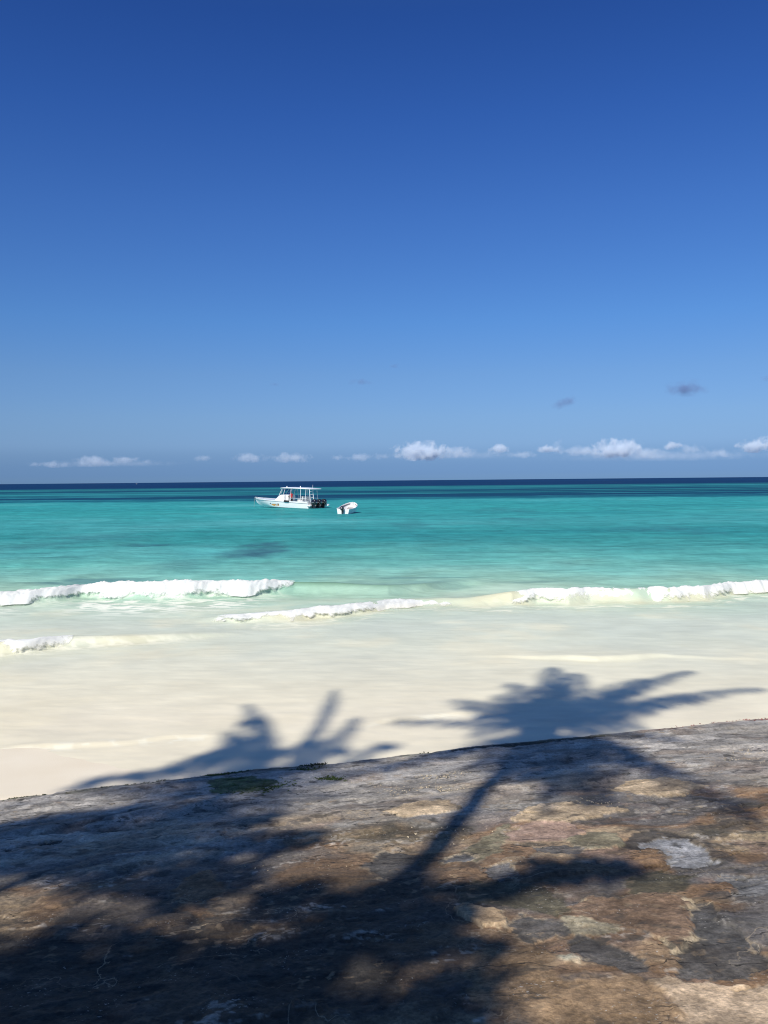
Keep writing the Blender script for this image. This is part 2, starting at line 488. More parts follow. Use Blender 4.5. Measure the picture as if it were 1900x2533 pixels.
def foam_roll(wi, px0, px1, label, seed, tint=(250, 250, 246), taper=(1.2, 1.6), rough=.03):
    w = WAVES[wi]
    yy = 1500 if wi < 2 else 1610
    x0 = at_z(px0, yy)[0]; x1 = at_z(px1, yy)[0]
    sc_ = .026
    xs = np.arange(x0, x1, sc_ * 1.2)
    vs = np.arange(-.45, 1.35, sc_)
    X, Vv = np.meshgrid(xs, vs)
    yf = np.interp(X, w['x'], w['y']) + 0.10 * vnoise(X * 1.7, X * 0 + wi, 40 + wi)
    h = np.interp(X, w['x'], w['h'])
    v = Vv + .14 * fbm(X * 1.1, X * 0 + 5, 4, seed) + .03 * fbm(X * 6, X * 0, 2, seed + 3)
    rise = w['rise']
    body = np.where(v < 0, 0, np.where(v < rise, np.sin(np.clip(v / rise, 0, 1) * math.pi / 2), np.exp(-np.maximum(v - rise, 0) ** 1.3 / (w['back'] * .75))))
    top = .92 + .16 * fbm(X * .8, X * 0 + 2, 3, seed + 9)
    crest = np.exp(-((v - rise) / .28) ** 2)
    lump = np.abs(fbm(X * 2.4, Vv * 2.4, 4, seed + 5)) * .034 + np.maximum(fbm(X * 8, Vv * 8, 3, seed + 6), 0) * .016 * (.3 + crest)
    spray = np.maximum(fbm(X * 7, Vv * 7, 4, seed + 7) - .25, 0) * rough * crest
    Y = yf + Vv
    Z, _ = swell(X, Y)
    end = np.minimum(sstep(x0, x0 + taper[0], X), 1 - sstep(x1 - taper[1], x1, X))
    live = sstep(-.25, .22, v) * (1 - sstep(.50, 1.10, v)) * sstep(.02, .12, h)
    Z = np.maximum(Z, h * body * top * (.72 + .28 * end) * end ** .25) + (lump * (.3 + .7 * body) * np.clip(h * 3, .3, 1.1) + spray) * live * end
    # thin streaks at the foot, patchy towards both ends, nothing at all beyond them
    foot = 1 - sstep(-.05, .46, v)
    streak = fbm(X * 1.6, Vv * 1.4, 5, seed + 11)
    cover = live * 1.32 - 1.0 * foot * sstep(-.55, .45, streak) - (1 - end) * (.9 + .5 * streak) - 1.5 * (1 - sstep(0, .40, end)) - 1.2 * (1 - sstep(0, .08, live))
    cover = cover - .35 * sstep(.55, 1.0, v)
    c = np.ones(X.shape + (3,)) * (np.array([.86, .87, .855]) * (1 + .07 * fbm(X * 4, Vv * 4, 4, seed + 21))[..., None])
    c = mix(c, lin(*tint) * .99, (1 - sstep(.0, .25, v)) * .6)
    V = np.stack([X, Y, Z + .004], -1).reshape(-1, 3)
    o = np_mesh('wave_foam', V, grid_quads(len(vs), len(xs)), FOAM, c.reshape(-1, 3), {'cover': cover.ravel()})
    tag(o, label, kind='stuff')
    return o
foam_roll(0, -260, 745, 'white foam of the outer breaking wave at the left', 11, taper=(.5, 1.5), rough=.06)
foam_roll(1, 500, 1190, 'low strip of white foam on the wave in the middle', 23, (246, 240, 224), (2.2, 2.4))
foam_roll(1, 1185, 2300, 'long bank of white foam on the wave at the right', 37, (246, 242, 226), (2.4, .5))
foam_roll(2, -300, 190, 'small white roller near the sand at the left edge', 53, (246, 242, 226), (.5, .9))

# ------------------------------------------------------------------ sand and land
def sand_z(X, Y):
    s = inland(X, Y)
    beach = np.clip(.05 * (-1.9 - X), -.16, .5)
    sea = beach - np.where(s < 0, .062 * -s, 0)
    sea = np.maximum(sea, -6)
    land = shelf_z(X, Y) - .10
    return np.where(s > 0.25, np.minimum(land, 9) - 0.25 * (s < 10), sea)

def sand_material():
    m, n, l, b = new_mat('pale_sand')
    ge = n.new('ShaderNodeNewGeometry')
    nz = n.new('ShaderNodeTexNoise'); nz.inputs['Scale'].default_value = 1.2; nz.inputs['Detail'].default_value = 8
    l.new(ge.outputs['Position'], nz.inputs['Vector'])
    cr = n.new('ShaderNodeValToRGB')
    cr.color_ramp.elements[0].position = .3; cr.color_ramp.elements[0].color = (.82, .72, .555, 1)
    cr.color_ramp.elements[1].position = .7; cr.color_ramp.elements[1].color = (.87, .78, .62, 1)
    l.new(nz.outputs['Fac'], cr.inputs[0]); l.new(cr.outputs[0], b.inputs['Base Color'])
    b.inputs['Roughness'].default_value = .75
    b.inputs['Specular IOR Level'].default_value = .25
    n2 = n.new('ShaderNodeTexNoise'); n2.inputs['Scale'].default_value = 60; n2.inputs['Detail'].default_value = 3
    l.new(ge.outputs['Position'], n2.inputs['Vector'])
    bp = n.new('ShaderNodeBump'); bp.inputs['Strength'].default_value = .15; bp.inputs['Distance'].default_value = .01
    l.new(n2.outputs['Fac'], bp.inputs['Height']); l.new(bp.outputs[0], b.inputs['Normal'])
    return m

def build_ground():
    u = np.linspace(-1, 1, 361)
    xs = 6 * np.sinh(u * 7.0) / math.sinh(7.0) * 600 + u * 14
    ys = 6 * np.sinh(u * 7.0) / math.sinh(7.0) * 600 + u * 14 + 9
    X, Y = np.meshgrid(xs, ys)
    Z = sand_z(X, Y) + .012 * fbm(X * .5, Y * .8, 3, 3)
    o = np_mesh('sandy_ground', np.stack([X, Y, Z], -1).reshape(-1, 3), grid_quads(len(ys), len(xs)), sand_material())
    o['kind'] = 'structure'
build_ground()

# ------------------------------------------------------------------ weathered rock shelf
def poly_sd(X, Y, pts):
    """Signed distance to a closed outline, negative inside."""
    d = np.full(X.shape, 1e9); inside = np.zeros(X.shape, bool)
    n = len(pts)
    for i in range(n):
        a = pts[i]; b = pts[(i + 1) % n]
        ex, ey = b[0] - a[0], b[1] - a[1]
        wx, wy = X - a[0], Y - a[1]
        t = np.clip((wx * ex + wy * ey) / (ex * ex + ey * ey + 1e-12), 0, 1)
        d = np.minimum(d, (wx - ex * t) ** 2 + (wy - ey * t) ** 2)
        c = ((a[1] <= Y) & (b[1] > Y)) | ((b[1] <= Y) & (a[1] > Y))
        with np.errstate(divide='ignore', invalid='ignore'):
            xi = a[0] + (Y - a[1]) * ex / (ey if abs(ey) > 1e-9 else 1e-9)
        inside ^= c & (X < xi)
    return np.sqrt(d) * np.where(inside, -1, 1)

LIGHT_GREY = np.array([.36, .335, .30]); TAN = np.array([.44, .335, .215]); BROWN = np.array([.215, .135, .078])
DARK = np.array([.085, .08, .074]); CHAR = np.array([.048, .043, .037]); PALE = np.array([.56, .51, .44]); OLIVE = np.array([.13, .115, .075])
SLATE = np.array([.20, .195, .19]); SAND_C = np.array([.50, .375, .25]); PINK = np.array([.34, .235, .18]); GREEN = np.array([.10, .13, .045])

# stains, crusts, scaled-off plates and some painted shade at lower left (outline in photo pixels, colour, relief in m, pale rim, softness)
PATCHES = [
    ([(1530, 2095), (1560, 2058), (1620, 2050), (1720, 2075), (1750, 2097), (1700, 2100), (1640, 2085), (1590, 2105)], CHAR * 1.3, -.008, 0, .03),
    ([(1585, 2085), (1640, 2072), (1700, 2075), (1742, 2095), (1760, 2120), (1785, 2133), (1690, 2138), (1640, 2115)], np.array([.33, .33, .335]), -.01, .2, .03),
    ([(1740, 2172), (1800, 2160), (1960, 2160), (1960, 2200), (1880, 2222), (1825, 2218), (1808, 2192)], SLATE * .95, -.012, .25, .02),
    ([(1752, 2190), (1782, 2176), (1812, 2180), (1824, 2208), (1780, 2205)], BROWN * 1.2, .008, .6, .012),
    ([(1690, 2232), (1760, 2240), (1800, 2280), (1850, 2300), (1897, 2345), (1882, 2400), (1862, 2427), (1700, 2420), (1655, 2408), (1680, 2350), (1717, 2320), (1706, 2280)], DARK * 1.05, -.012, .15, .03),
    ([(1402, 2252), (1420, 2228), (1462, 2215), (1530, 2223), (1600, 2215), (1680, 2228), (1702, 2242), (1692, 2260), (1712, 2300), (1716, 2322), (1676, 2346), (1640, 2330), (1560, 2305), (1500, 2300), (1440, 2282), (1402, 2270)], np.array([.225, .148, .094]), .014, 1.0, .012),
    ([(1400, 2277), (1462, 2280), (1548, 2301), (1500, 2313), (1430, 2301)], np.array([.36, .315, .22]), .004, .2, .03),
    ([(1612, 2428), (1650, 2411), (1700, 2427), (1960, 2432), (1960, 2620), (1730, 2620), (1672, 2475)], SAND_C, .006, 0, .04),
    ([(1398, 2347), (1440, 2318), (1502, 2330), (1562, 2340), (1612, 2370), (1602, 2402), (1500, 2397), (1440, 2381)], DARK * 1.15, -.008, .15, .035),
    ([(1130, 2250), (1170, 2240), (1222, 2255), (1253, 2285), (1243, 2307), (1190, 2291), (1150, 2276)], np.array([.36, .26, .16]), .022, .5, .01),
    ([(1256, 2290), (1300, 2264), (1372, 2280), (1392, 2311), (1320, 2326), (1270, 2316)], DARK, -.006, .3, .03),
    ([(1376, 2366), (1420, 2362), (1446, 2374), (1436, 2386), (1392, 2385)], np.array([.33, .31, .23]), .008, 1.0, .008),
    ([(1265, 2025), (1310, 2000), (1400, 1985), (1470, 1990), (1560, 2000), (1500, 2020), (1400, 2030), (1320, 2035)], TAN * 1.02, .01, .25, .03),
    ([(1520, 1958), (1560, 1934), (1650, 1925), (1740, 1945), (1690, 1968), (1590, 1972)], TAN * 1.05, .012, .4, .03),
    ([(1240, 2060), (1300, 2032), (1420, 2038), (1460, 2050), (1440, 2075), (1330, 2085), (1260, 2080)], PINK * .92, 0, .2, .04),
    ([(1390, 2075), (1450, 2055), (1530, 2060), (1545, 2090), (1450, 2105), (1410, 2098)], OLIVE * 1.7, .006, .5, .03),
    ([(960, 2010), (1030, 1990), (1110, 1982), (1140, 1992), (1090, 2015), (1010, 2022)], TAN * 1.08, .012, .4, .03),
    ([(1300, 2095), (1400, 2082), (1460, 2098), (1440, 2118), (1340, 2115)], DARK * 1.35, -.006, .4, .035),
    ([(1180, 2100), (1260, 2085), (1330, 2098), (1310, 2125), (1220, 2130)], BROWN * 1.15, .004, .5, .03),
    ([(1200, 2070), (1260, 2030), (1230, 2110), (1180, 2140), (1140, 2120)], OLIVE * 1.5, 0, .5, .03),
    ([(1195, 2150), (1260, 2135), (1290, 2160), (1240, 2178)], SLATE * .7, -.004, .6, .03),
    ([(1090, 2125), (1150, 2112), (1178, 2122), (1150, 2134), (1100, 2134)], SLATE * .8, -.01, 1.2, .012),
    ([(900, 2140), (950, 2105), (1040, 2110), (1030, 2150), (950, 2175)], DARK * 1.1, -.005, .6, .03),
    ([(1540, 2160), (1640, 2150), (1720, 2165), (1700, 2200), (1560, 2210)], OLIVE * .8, 0, .2, .06),
    ([(1100, 2180), (1330, 2190), (1420, 2225), (1380, 2262), (1250, 2245), (1140, 2230)], OLIVE * .72, -.004, .1, .08),
    ([(1180, 2330), (1330, 2330), (1380, 2360), (1390, 2420), (1560, 2410), (1640, 2450), (1700, 2540), (1240, 2560), (1150, 2440)], np.array([.26, .175, .10]), 0, 0, .10),
    ([(440, 2170), (520, 2150), (560, 2200), (500, 2280), (430, 2250)], BROWN * .8, .004, .2, .08),
    ([(480, 2260), (540, 2330), (760, 2310), (980, 2340), (1000, 2480), (620, 2500), (400, 2380)], CHAR * .9, -.004, 0, .1),  # deep tree shade painted as dark rock
    ([(0, 2310), (300, 2330), (420, 2440), (300, 2540), (-200, 2560), (-200, 2350)], CHAR * .85, -.004, 0, .1),  # the painted tree shade carried on to the left
    ([(1120, 1853), (1320, 1833), (1500, 1816), (1500, 1821), (1320, 1839), (1120, 1860)], CHAR * .8, -.02, 0, .012),
    ([(0, 2100), (140, 2078), (145, 2083), (0, 2108)], CHAR, -.02, 0, .01),
    ([(480, 1908), (590, 1898), (600, 1912), (520, 1922)], GREEN * .9, 0, 0, .05),
    ([(500, 1930), (620, 1920), (690, 1935), (640, 1955), (540, 1962)], GREEN * .8, 0, 0, .06),
]

def build_shelf():
    OY = -2.2
    th = np.radians(np.concatenate([np.arange(-66, -30, .3), np.arange(-30, 30, .068), np.arange(30, 66.1, .3)]))
    r = [3.6]
    while r[-1] < 19.5: r.append(r[-1] * (1.0021 if r[-1] > 5 else 1.004))
    r = np.array(r)
    T, RR = np.meshgrid(th, r)
    X = RR * np.sin(T); Y = OY + RR * np.cos(T)
    s = inland(X, Y) + .075 * fbm(X * 1.5, Y * 1.5, 5, 201) + .022 * fbm(X * 7, Y * 7, 3, 205)
    keep = inland(X, Y) > -.75
    wx = X + .25 * fbm(X * .9, Y * .9, 3, 210); wy = Y + .25 * fbm(X * .9, Y * .9, 3, 215)
    # along-shore coordinate system: beds crop out in lines parallel to the water
    along = X * .95 + Y * .31; across = inland(X, Y) + .12 * fbm(X * .6, Y * .6, 3, 220)
    bed = fbm(along * .25, across * 2.4, 5, 225)
    blot = fbm(wx * .75, wy * .95, 5, 230)
    blot2 = fbm(wx * 1.9, wy * 2.2, 5, 240)
    fine = fbm(X * 9, Y * 9, 4, 250)
    fleck = fbm(X * 26, Y * 26, 3, 260)
    lower = 1 - sstep(2.0, 3.6, s + .6 * blot)          # smooth pale band washed by the sea
    right = sstep(-.6, 1.6, X + .5 * blot)
    c = np.broadcast_to(BROWN * 1.12, X.shape + (3,)).copy()
    c = mix(c, TAN * .85, sstep(.0, .35, blot) * .85)
    c = mix(c, SLATE * .72, sstep(.05, .4, -blot) * .85)
    c = mix(c, DARK, sstep(.25, .55, blot2) * .75)
    c = mix(c, PINK * .8, sstep(.28, .6, -blot2) * .6 * right)
    c = mix(c, OLIVE, sstep(.3, .6, fbm(wx * .6 + 4, wy * .7, 4, 270)) * .6)
    c = mix(c, np.array([.072, .054, .038]), (1 - right) * sstep(2.9, 4.8, s + .4 * blot2) * .84)  # lower-left rock darkened to paint in the shade under the trees
    pal = LIGHT_GREY * (1 + .16 * bed[..., None])
    pal = mix(pal, np.array([.46, .415, .35]), sstep(.15, .5, blot) * .7)
    pal = mix(pal, SLATE * .95, sstep(.1, .5, bed) * .6)
    pal = mix(pal, np.array([.27, .21, .165]), sstep(.25, .6, blot2) * .5)
    c = c * (1 - lower[..., None]) + pal * lower[..., None]
    # long mid band of pale crust between the washed band and the upper shelf
    band = np.exp(-((s - 2.9 - .5 * blot2) / .55) ** 2)
    c = mix(c, np.array([.44, .38, .29]), band * sstep(.0, .4, fbm(along * .5, across * 1.5, 4, 280)) * .75)
    # salt and shell crust flecks
    crust = sstep(.30, .7, fbm(along * 2.4, across * 5.5, 5, 290)) * sstep(.1, .5, fleck + .3 * fine)
    c = mix(c, PALE * .8, crust * .55)
    c = mix(c, CHAR, sstep(.45, .75, fbm(X * 5, Y * 7, 4, 300)) * .55)
    H = .016 * bed * (.5 + .6 * lower) + .010 * blot2 + .008 * fbm(along * 1.6, across * 3.4, 5, 310) + .0030 * fine + .0016 * fleck
    # thin scaled plates: terraces
    q = fbm(along * .9 + .3 * blot, across * 1.9, 5, 242) * 2.6 + .22 * fine
    stepv = np.floor(q) + sstep(.82, 1.0, q - np.floor(q))
    H += .006 * stepv
    rimv = np.exp(-((q - np.floor(q) - .9) / .06) ** 2)
    c = mix(c, TAN * 1.05, rimv * sstep(.15, .6, blot + .5 * fine) * .5 * (1 - .6 * lower))
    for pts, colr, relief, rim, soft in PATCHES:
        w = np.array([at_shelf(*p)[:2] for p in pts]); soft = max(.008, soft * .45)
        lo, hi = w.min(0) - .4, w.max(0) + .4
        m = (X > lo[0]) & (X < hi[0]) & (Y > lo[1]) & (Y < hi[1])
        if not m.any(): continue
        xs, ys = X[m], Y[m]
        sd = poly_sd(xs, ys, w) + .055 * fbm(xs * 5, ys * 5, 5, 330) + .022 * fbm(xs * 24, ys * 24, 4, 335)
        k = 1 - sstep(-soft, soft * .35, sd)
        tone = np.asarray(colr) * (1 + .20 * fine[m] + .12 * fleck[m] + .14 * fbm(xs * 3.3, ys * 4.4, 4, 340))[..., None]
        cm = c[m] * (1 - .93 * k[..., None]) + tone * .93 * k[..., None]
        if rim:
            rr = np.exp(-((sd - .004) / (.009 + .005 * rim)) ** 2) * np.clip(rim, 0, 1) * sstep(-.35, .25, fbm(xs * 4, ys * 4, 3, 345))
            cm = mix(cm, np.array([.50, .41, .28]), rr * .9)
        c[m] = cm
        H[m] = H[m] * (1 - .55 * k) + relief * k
    # beds of small pits and cracks
    crack = np.abs(fbm(along * .55, across * 3.2, 4, 350))
    cr = (1 - sstep(.0, .035, crack)) * sstep(.1, .45, fbm(X * .8, Y * .8, 3, 355))
    H -= .02 * cr
    c = c * (1 - .55 * cr[..., None])
    pit = sstep(.5, .8, fbm(along * 3.2, across * 6.5, 3, 360)) * sstep(-.1, .4, fbm(X * .7, Y * .7, 3, 365)) * lower
    H -= .018 * pit
    c = c * (1 - .45 * pit[..., None])
    # green-brown slime and weed line along the water's edge
    wet = (1 - sstep(.02, .30, s + .10 * blot2))
    slime = wet * sstep(-.1, .5, fbm(X * 2.2, Y * 2.2, 4, 370) + .25)
    c = mix(c, np.where((X > 3.2)[..., None], np.array([.20, .11, .085]), np.array([.105, .105, .06])), slime * .65)
    lay = fbm(along * 1.3 + .4 * blot, across * 3.0 + .4 * blot2, 5, 380)
    lay2 = fbm(along * 3.4, across * 6.5, 4, 385)
    c = c * np.clip(1 + (.14 + .14 * lower) * sstep(.08, .16, lay) - .15 * sstep(.1, .2, -lay) + .12 * (sstep(.12, .2, lay2) - sstep(.15, .25, -lay2)), .4, 1.9)[..., None]
    H += .004 * sstep(.08, .13, lay) + .003 * sstep(.12, .18, lay2)
    c = c * (1 + .15 * fine + .12 * fleck)[..., None]
    z = shelf_z(X, Y) + H * sstep(-.05, .25, s)
    drop = np.maximum(-s, 0)
    z = np.where(s < 0, EDGE_Z + H * .5 - drop * 2.2, z)
    z = z + (-.012) * (1 - sstep(.0, .1, np.abs(s)))
    z = np.where(~keep, -1.2, z)
    q4 = grid_quads(len(r), len(th))[:, ::-1]
    kf = keep.ravel()
    q4 = q4[kf[q4].any(1)]
    used = np.unique(q4); remap = np.full(kf.size, -1); remap[used] = np.arange(len(used))
    V = np.stack([X, Y, z], -1).reshape(-1, 3)[used]
    m, n, l, b = new_mat('weathered_rock')
    at = n.new('ShaderNodeAttribute'); at.attribute_name = 'tone'
    ge = n.new('ShaderNodeNewGeometry')
    nz = n.new('ShaderNodeTexNoise'); nz.inputs['Scale'].default_value = 42; nz.inputs['Detail'].default_value = 7; nz.inputs['Roughness'].default_value = .65
    l.new(ge.outputs['Position'], nz.inputs['Vector'])
    vo = n.new('ShaderNodeTexVoronoi'); vo.inputs['Scale'].default_value = 85
    l.new(ge.outputs['Position'], vo.inputs['Vector'])
    mr = n.new('ShaderNodeMapRange'); mr.inputs['From Min'].default_value = .32; mr.inputs['From Max'].default_value = .68; mr.inputs['To Min'].default_value = .62; mr.inputs['To Max'].default_value = 1.38
    l.new(nz.outputs['Fac'], mr.inputs['Value'])
    mu = n.new('ShaderNodeVectorMath'); mu.operation = 'SCALE'
    l.new(at.outputs['Color'], mu.inputs[0]); l.new(mr.outputs[0], mu.inputs['Scale'])
    def nt(scale, detail, dist=0.0, stretch=None):
        t = n.new('ShaderNodeTexNoise'); t.inputs['Scale'].default_value = scale; t.inputs['Detail'].default_value = detail; t.inputs['Distortion'].default_value = dist
        if stretch:
            mp = n.new('ShaderNodeMapping'); mp.inputs['Scale'].default_value = stretch; mp.inputs['Rotation'].default_value = (0, 0, R(-18))
            l.new(ge.outputs['Position'], mp.inputs['Vector']); l.new(mp.outputs[0], t.inputs['Vector'])
        else: l.new(ge.outputs['Position'], t.inputs['Vector'])
        return t
    def band(src, mid, half):
        a = n.new('ShaderNodeMath'); a.operation = 'SUBTRACT'; a.inputs[1].default_value = mid
        l.new(src, a.inputs[0])
        c_ = n.new('ShaderNodeMath'); c_.operation = 'ABSOLUTE'; l.new(a.outputs[0], c_.inputs[0])
        d_ = n.new('ShaderNodeMapRange'); d_.inputs['From Min'].default_value = half; d_.inputs['From Max'].default_value = half * .35
        l.new(c_.outputs[0], d_.inputs['Value'])
        return d_.outputs[0]
    def gate(src, lo, hi):
        d_ = n.new('ShaderNodeMapRange'); d_.inputs['From Min'].default_value = lo; d_.inputs['From Max'].default_value = hi
        l.new(src, d_.inputs['Value']); return d_.outputs[0]
    def times(p, q):
        d_ = n.new('ShaderNodeMath'); d_.operation = 'MULTIPLY'
        for k_, v_ in ((0, p), (1, q)):
            if isinstance(v_, float): d_.inputs[k_].default_value = v_
            else: l.new(v_, d_.inputs[k_])
        return d_.outputs[0]
    def over(prev, colr, fac):
        mx = n.new('ShaderNodeMix'); mx.data_type = 'RGBA'
        l.new(fac, mx.inputs[0]); l.new(prev, mx.inputs[6]); mx.inputs[7].default_value = (*colr, 1)
        return mx.outputs[2]
    plates = nt(1.15, 9, .8)
    cur = mu.outputs[0]
    big = nt(.9, 3)
    lichen = nt(7, 8, .4)
    cur = over(cur, (.055, .052, .046), times(times(gate(lichen.outputs['Fac'], .56, .64), gate(nt(2.1, 4).outputs['Fac'], .46, .60)), .75))
    cur = over(cur, (.33, .24, .15), times(times(gate(nt(11, 8, .3).outputs['Fac'], .58, .66), gate(nt(1.7, 4).outputs['Fac'], .44, .62)), .65))
    rim = times(band(plates.outputs['Fac'], .54, .0045), gate(nt(1.3, 3).outputs['Fac'], .46, .58))
    cur = over(cur, (.40, .32, .22), times(rim, .6))
    crk = times(band(nt(1.0, 8, .5, (.8, 3.2, 1)).outputs['Fac'], .47, .005), gate(nt(.8, 2).outputs['Fac'], .45, .55))
    cur = over(cur, (.02, .019, .018), times(crk, .85))
    salt = times(gate(nt(55, 4).outputs['Fac'], .63, .70), gate(nt(2.6, 5, .3, (1, 2, 1)).outputs['Fac'], .54, .66))
    cur = over(cur, (.55, .52, .47), times(salt, .8))
    l.new(cur, b.inputs['Base Color'])
    b.inputs['Roughness'].default_value = .85; b.inputs['Specular IOR Level'].default_value = .25
    hs = n.new('ShaderNodeMath'); hs.operation = 'MULTIPLY_ADD'; hs.inputs[1].default_value = .25
    l.new(vo.outputs['Distance'], hs.inputs[0])
    h2 = n.new('ShaderNodeMath'); h2.operation = 'MULTIPLY_ADD'; h2.inputs[1].default_value = -1.2
    l.new(crk, h2.inputs[0]); l.new(nz.outputs['Fac'], h2.inputs[2]); l.new(h2.outputs[0], hs.inputs[2])
    bp = n.new('ShaderNodeBump'); bp.inputs['Strength'].default_value = .55; bp.inputs['Distance'].default_value = .012
    l.new(hs.outputs[0], bp.inputs['Height']); l.new(bp.outputs[0], b.inputs['Normal'])
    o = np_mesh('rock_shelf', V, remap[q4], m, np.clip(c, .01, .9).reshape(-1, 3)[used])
    o['kind'] = 'structure'
build_shelf()

# ------------------------------------------------------------------ coconut palms behind the viewer (only their shadows reach the picture)
BARK = paint('palm_bark', (.20, .16, .12), .9, .2, .3, 9, bump=.6)
LEAF = paint('palm_leaf', (.055, .11, .025), .55, .35, .3, 4)
HUSK = paint('coconut_husk', (.20, .22, .06), .6, .3, .2, 8)
LV = np.array(TO_SUN)

def sunward(p, h):
    """The point at height h that casts its shadow on p."""
    p = np.asarray(p, float)
    return p + LV * ((h - p[2]) / LV[2])

def ground_px(px, py):
    p = at_shelf(px, py)
    if inland(p[0], p[1]) < 0: p = at_z(px, py, 0.0)
    return p

def frond_mesh(name, c, tip, sag, width, rnd, root, twist=0.0):
    c, tip = np.asarray(c, float), np.asarray(tip, float)
    L = np.linalg.norm(tip - c)
    mid = (c + tip) / 2 + np.array([0, 0, sag * L])
    pt = lambda t: (1 - t) ** 2 * c + 2 * t * (1 - t) * mid + t * t * tip
    tg = lambda t: (lambda v: v / np.linalg.norm(v))(2 * (1 - t) * (mid - c) + 2 * t * (tip - mid))
    V, F = [], []
    n = 14
    for i in range(n + 1):                      # rachis
        t = i / n; p = pt(t); d = tg(t)
        a = np.cross(d, [0, 0, 1]); a /= np.linalg.norm(a) + 1e-9
        b = np.cross(a, d); r = .028 * (1 - .85 * t)
        V += [p + a * r, p + b * r, p - a * r, p - b * r]
        if i:
            o = 4 * (i - 1)
            for k in range(4): F.append((o + k, o + (k + 1) % 4, o + 4 + (k + 1) % 4, o + 4 + k))
    m = int(L / .040)
    gap = [rnd.uniform(.75, 1.1) for _ in range(6)]
    for i in range(m):                          # leaflets
        t = .16 + .84 * (i + .5) / m
        p = pt(t); d = tg(t)
        a = np.cross(d, [0, 0, 1]); a /= np.linalg.norm(a) + 1e-9
        b = np.cross(a, d)
        ln = width * (math.sin(math.pi * min(1, (t - .10) / .95) ** .75) ** .6 + .12)
        for s_ in (-1, 1):
            if rnd.random() < .07: continue
            ll = ln * rnd.uniform(.78, 1.12) * gap[i * 5 // m]
            dr = s_ * a * .82 + d * .5 + b * rnd.uniform(-.25, .15) + s_ * twist * b
            dr /= np.linalg.norm(dr)
            w = d * .019
            q1 = p + dr * ll * .5 - np.array([0, 0, .06 * ll]); q2 = p + dr * ll * .96 - np.array([0, 0, .30 * ll])
            o = len(V)
            V += [p - w * .7, p + w * .7, q1 + w, q1 - w, q2]
            F += [(o, o + 1, o + 2, o + 3), (o + 3, o + 2, o + 4, o + 4)]
    me = bpy.data.meshes.new(name)
    me.from_pydata([tuple(v) for v in V], [], [f[:3] if f[2] == f[3] else f for f in F])
    me.materials.append(LEAF)
    o = bpy.data.objects.new(name, me)
    col.objects.link(o)
    o.parent = root
    o.location = -root.location
    return o

def palm(label, crown_px, crown_h, base, tips, seed, extra=7, reach=2.6, trunk_r=.13, width=.62, bow=(0, 0), rise=.1):
    rnd = random.Random(seed)
    C = sunward(ground_px(*crown_px), crown_h)
    bx, by = base
    bz = float(shelf_z(np.array(bx), np.array(by))) - .15
    root = empty('coconut_palm', (bx, by, bz))
    tag(root, label, 'palm tree', 'coconut palms on the shore')
    mb = MB()
    B = np.array([bx, by, bz]); pts = []; rad = []
    for i in range(41):
        t = i / 40
        mid = (B + C) / 2 + np.array([bow[0], bow[1], rise])
        p = (1 - t) ** 2 * B + 2 * t * (1 - t) * mid + t * t * C
        pts.append(tuple(p - B)); rad.append(trunk_r * (1.55 - .55 * min(1, t * 6)) * (1 - .3 * t) * (1.06 if i % 2 else .96))
    mb.tube(pts, rad, 12)
    mb.build('trunk', BARK, root)
    mb = MB()
    for k in range(9):
        a = k * 2.4; r = .16 if k < 5 else .26
        mb.blob(tuple(C - B + np.array([math.cos(a) * r, math.sin(a) * r, -.12 - .05 * k % .2])), (.12, .12, .15), 8, 6)
    mb.build('coconut_cluster', HUSK, root)
    for (px, py, dz, *w) in tips:
        g = ground_px(px, py)
        frond_mesh('frond', C, sunward(g, C[2] + dz), w[1] if len(w) > 1 else .16, w[0] if w else width, rnd, root)
    for k in range(extra):                      # the landward and upper fronds
        a = rnd.uniform(0, 2 * math.pi); up = rnd.uniform(-.3, .8)
        d = np.array([math.cos(a), math.sin(a), 0]) * reach * rnd.uniform(.55, .95) + np.array([0, 0, up * reach * .5])
        frond_mesh('frond', C, C + d, .15, width, rnd, root)
    return C

palm('tall coconut palm leaning over the shelf behind the viewer', (1335, 1805), 12.0, (-3.0, -4.4),
     [(1130, 1730, -.6, .46, .2), (1205, 1768, -.4, .5), (1170, 1812, -.6, .5), (1272, 1690, -.1, .5), (1238, 1722, -.2, .5), (1290, 1740, .3, .5), (978, 1783, -1.2, .40, .1), (1150, 1750, -.3, .40), (1370, 1650, -.3, .50), (1430, 1665, -.2, .55), (1370, 1690, .5, .6), (1600, 1680, -.2, .55), (1712, 1660, -.5, .42), (1560, 1705, .2, .6),
      (1888, 1704, -1.0, .42), (1740, 1722, -.5, .55), (1640, 1745, .2, .6), (1560, 1775, .2, .6), (1600, 1800, -.6, .5), (1690, 1830, -1.4, .5), (1885, 2035, -2.6, .50, .2), (1650, 1915, -1.6, .6, .2), (1355, 2015, -2.2, .3), (1490, 1985, -1.9, .50),
      (1420, 1960, -1.2, .6), (1250, 1940, -1.0, .5), (950, 1905, -1.6, .48), (1090, 1870, -.7, .5), (1180, 1905, -1.3, .45), (1540, 1925, -1.5, .6), (1330, 1930, -.9, .6), (1480, 1880, -.8, .6), (1580, 1870, -1.0, .6)],
     5, extra=4, reach=1.8, trunk_r=.135)
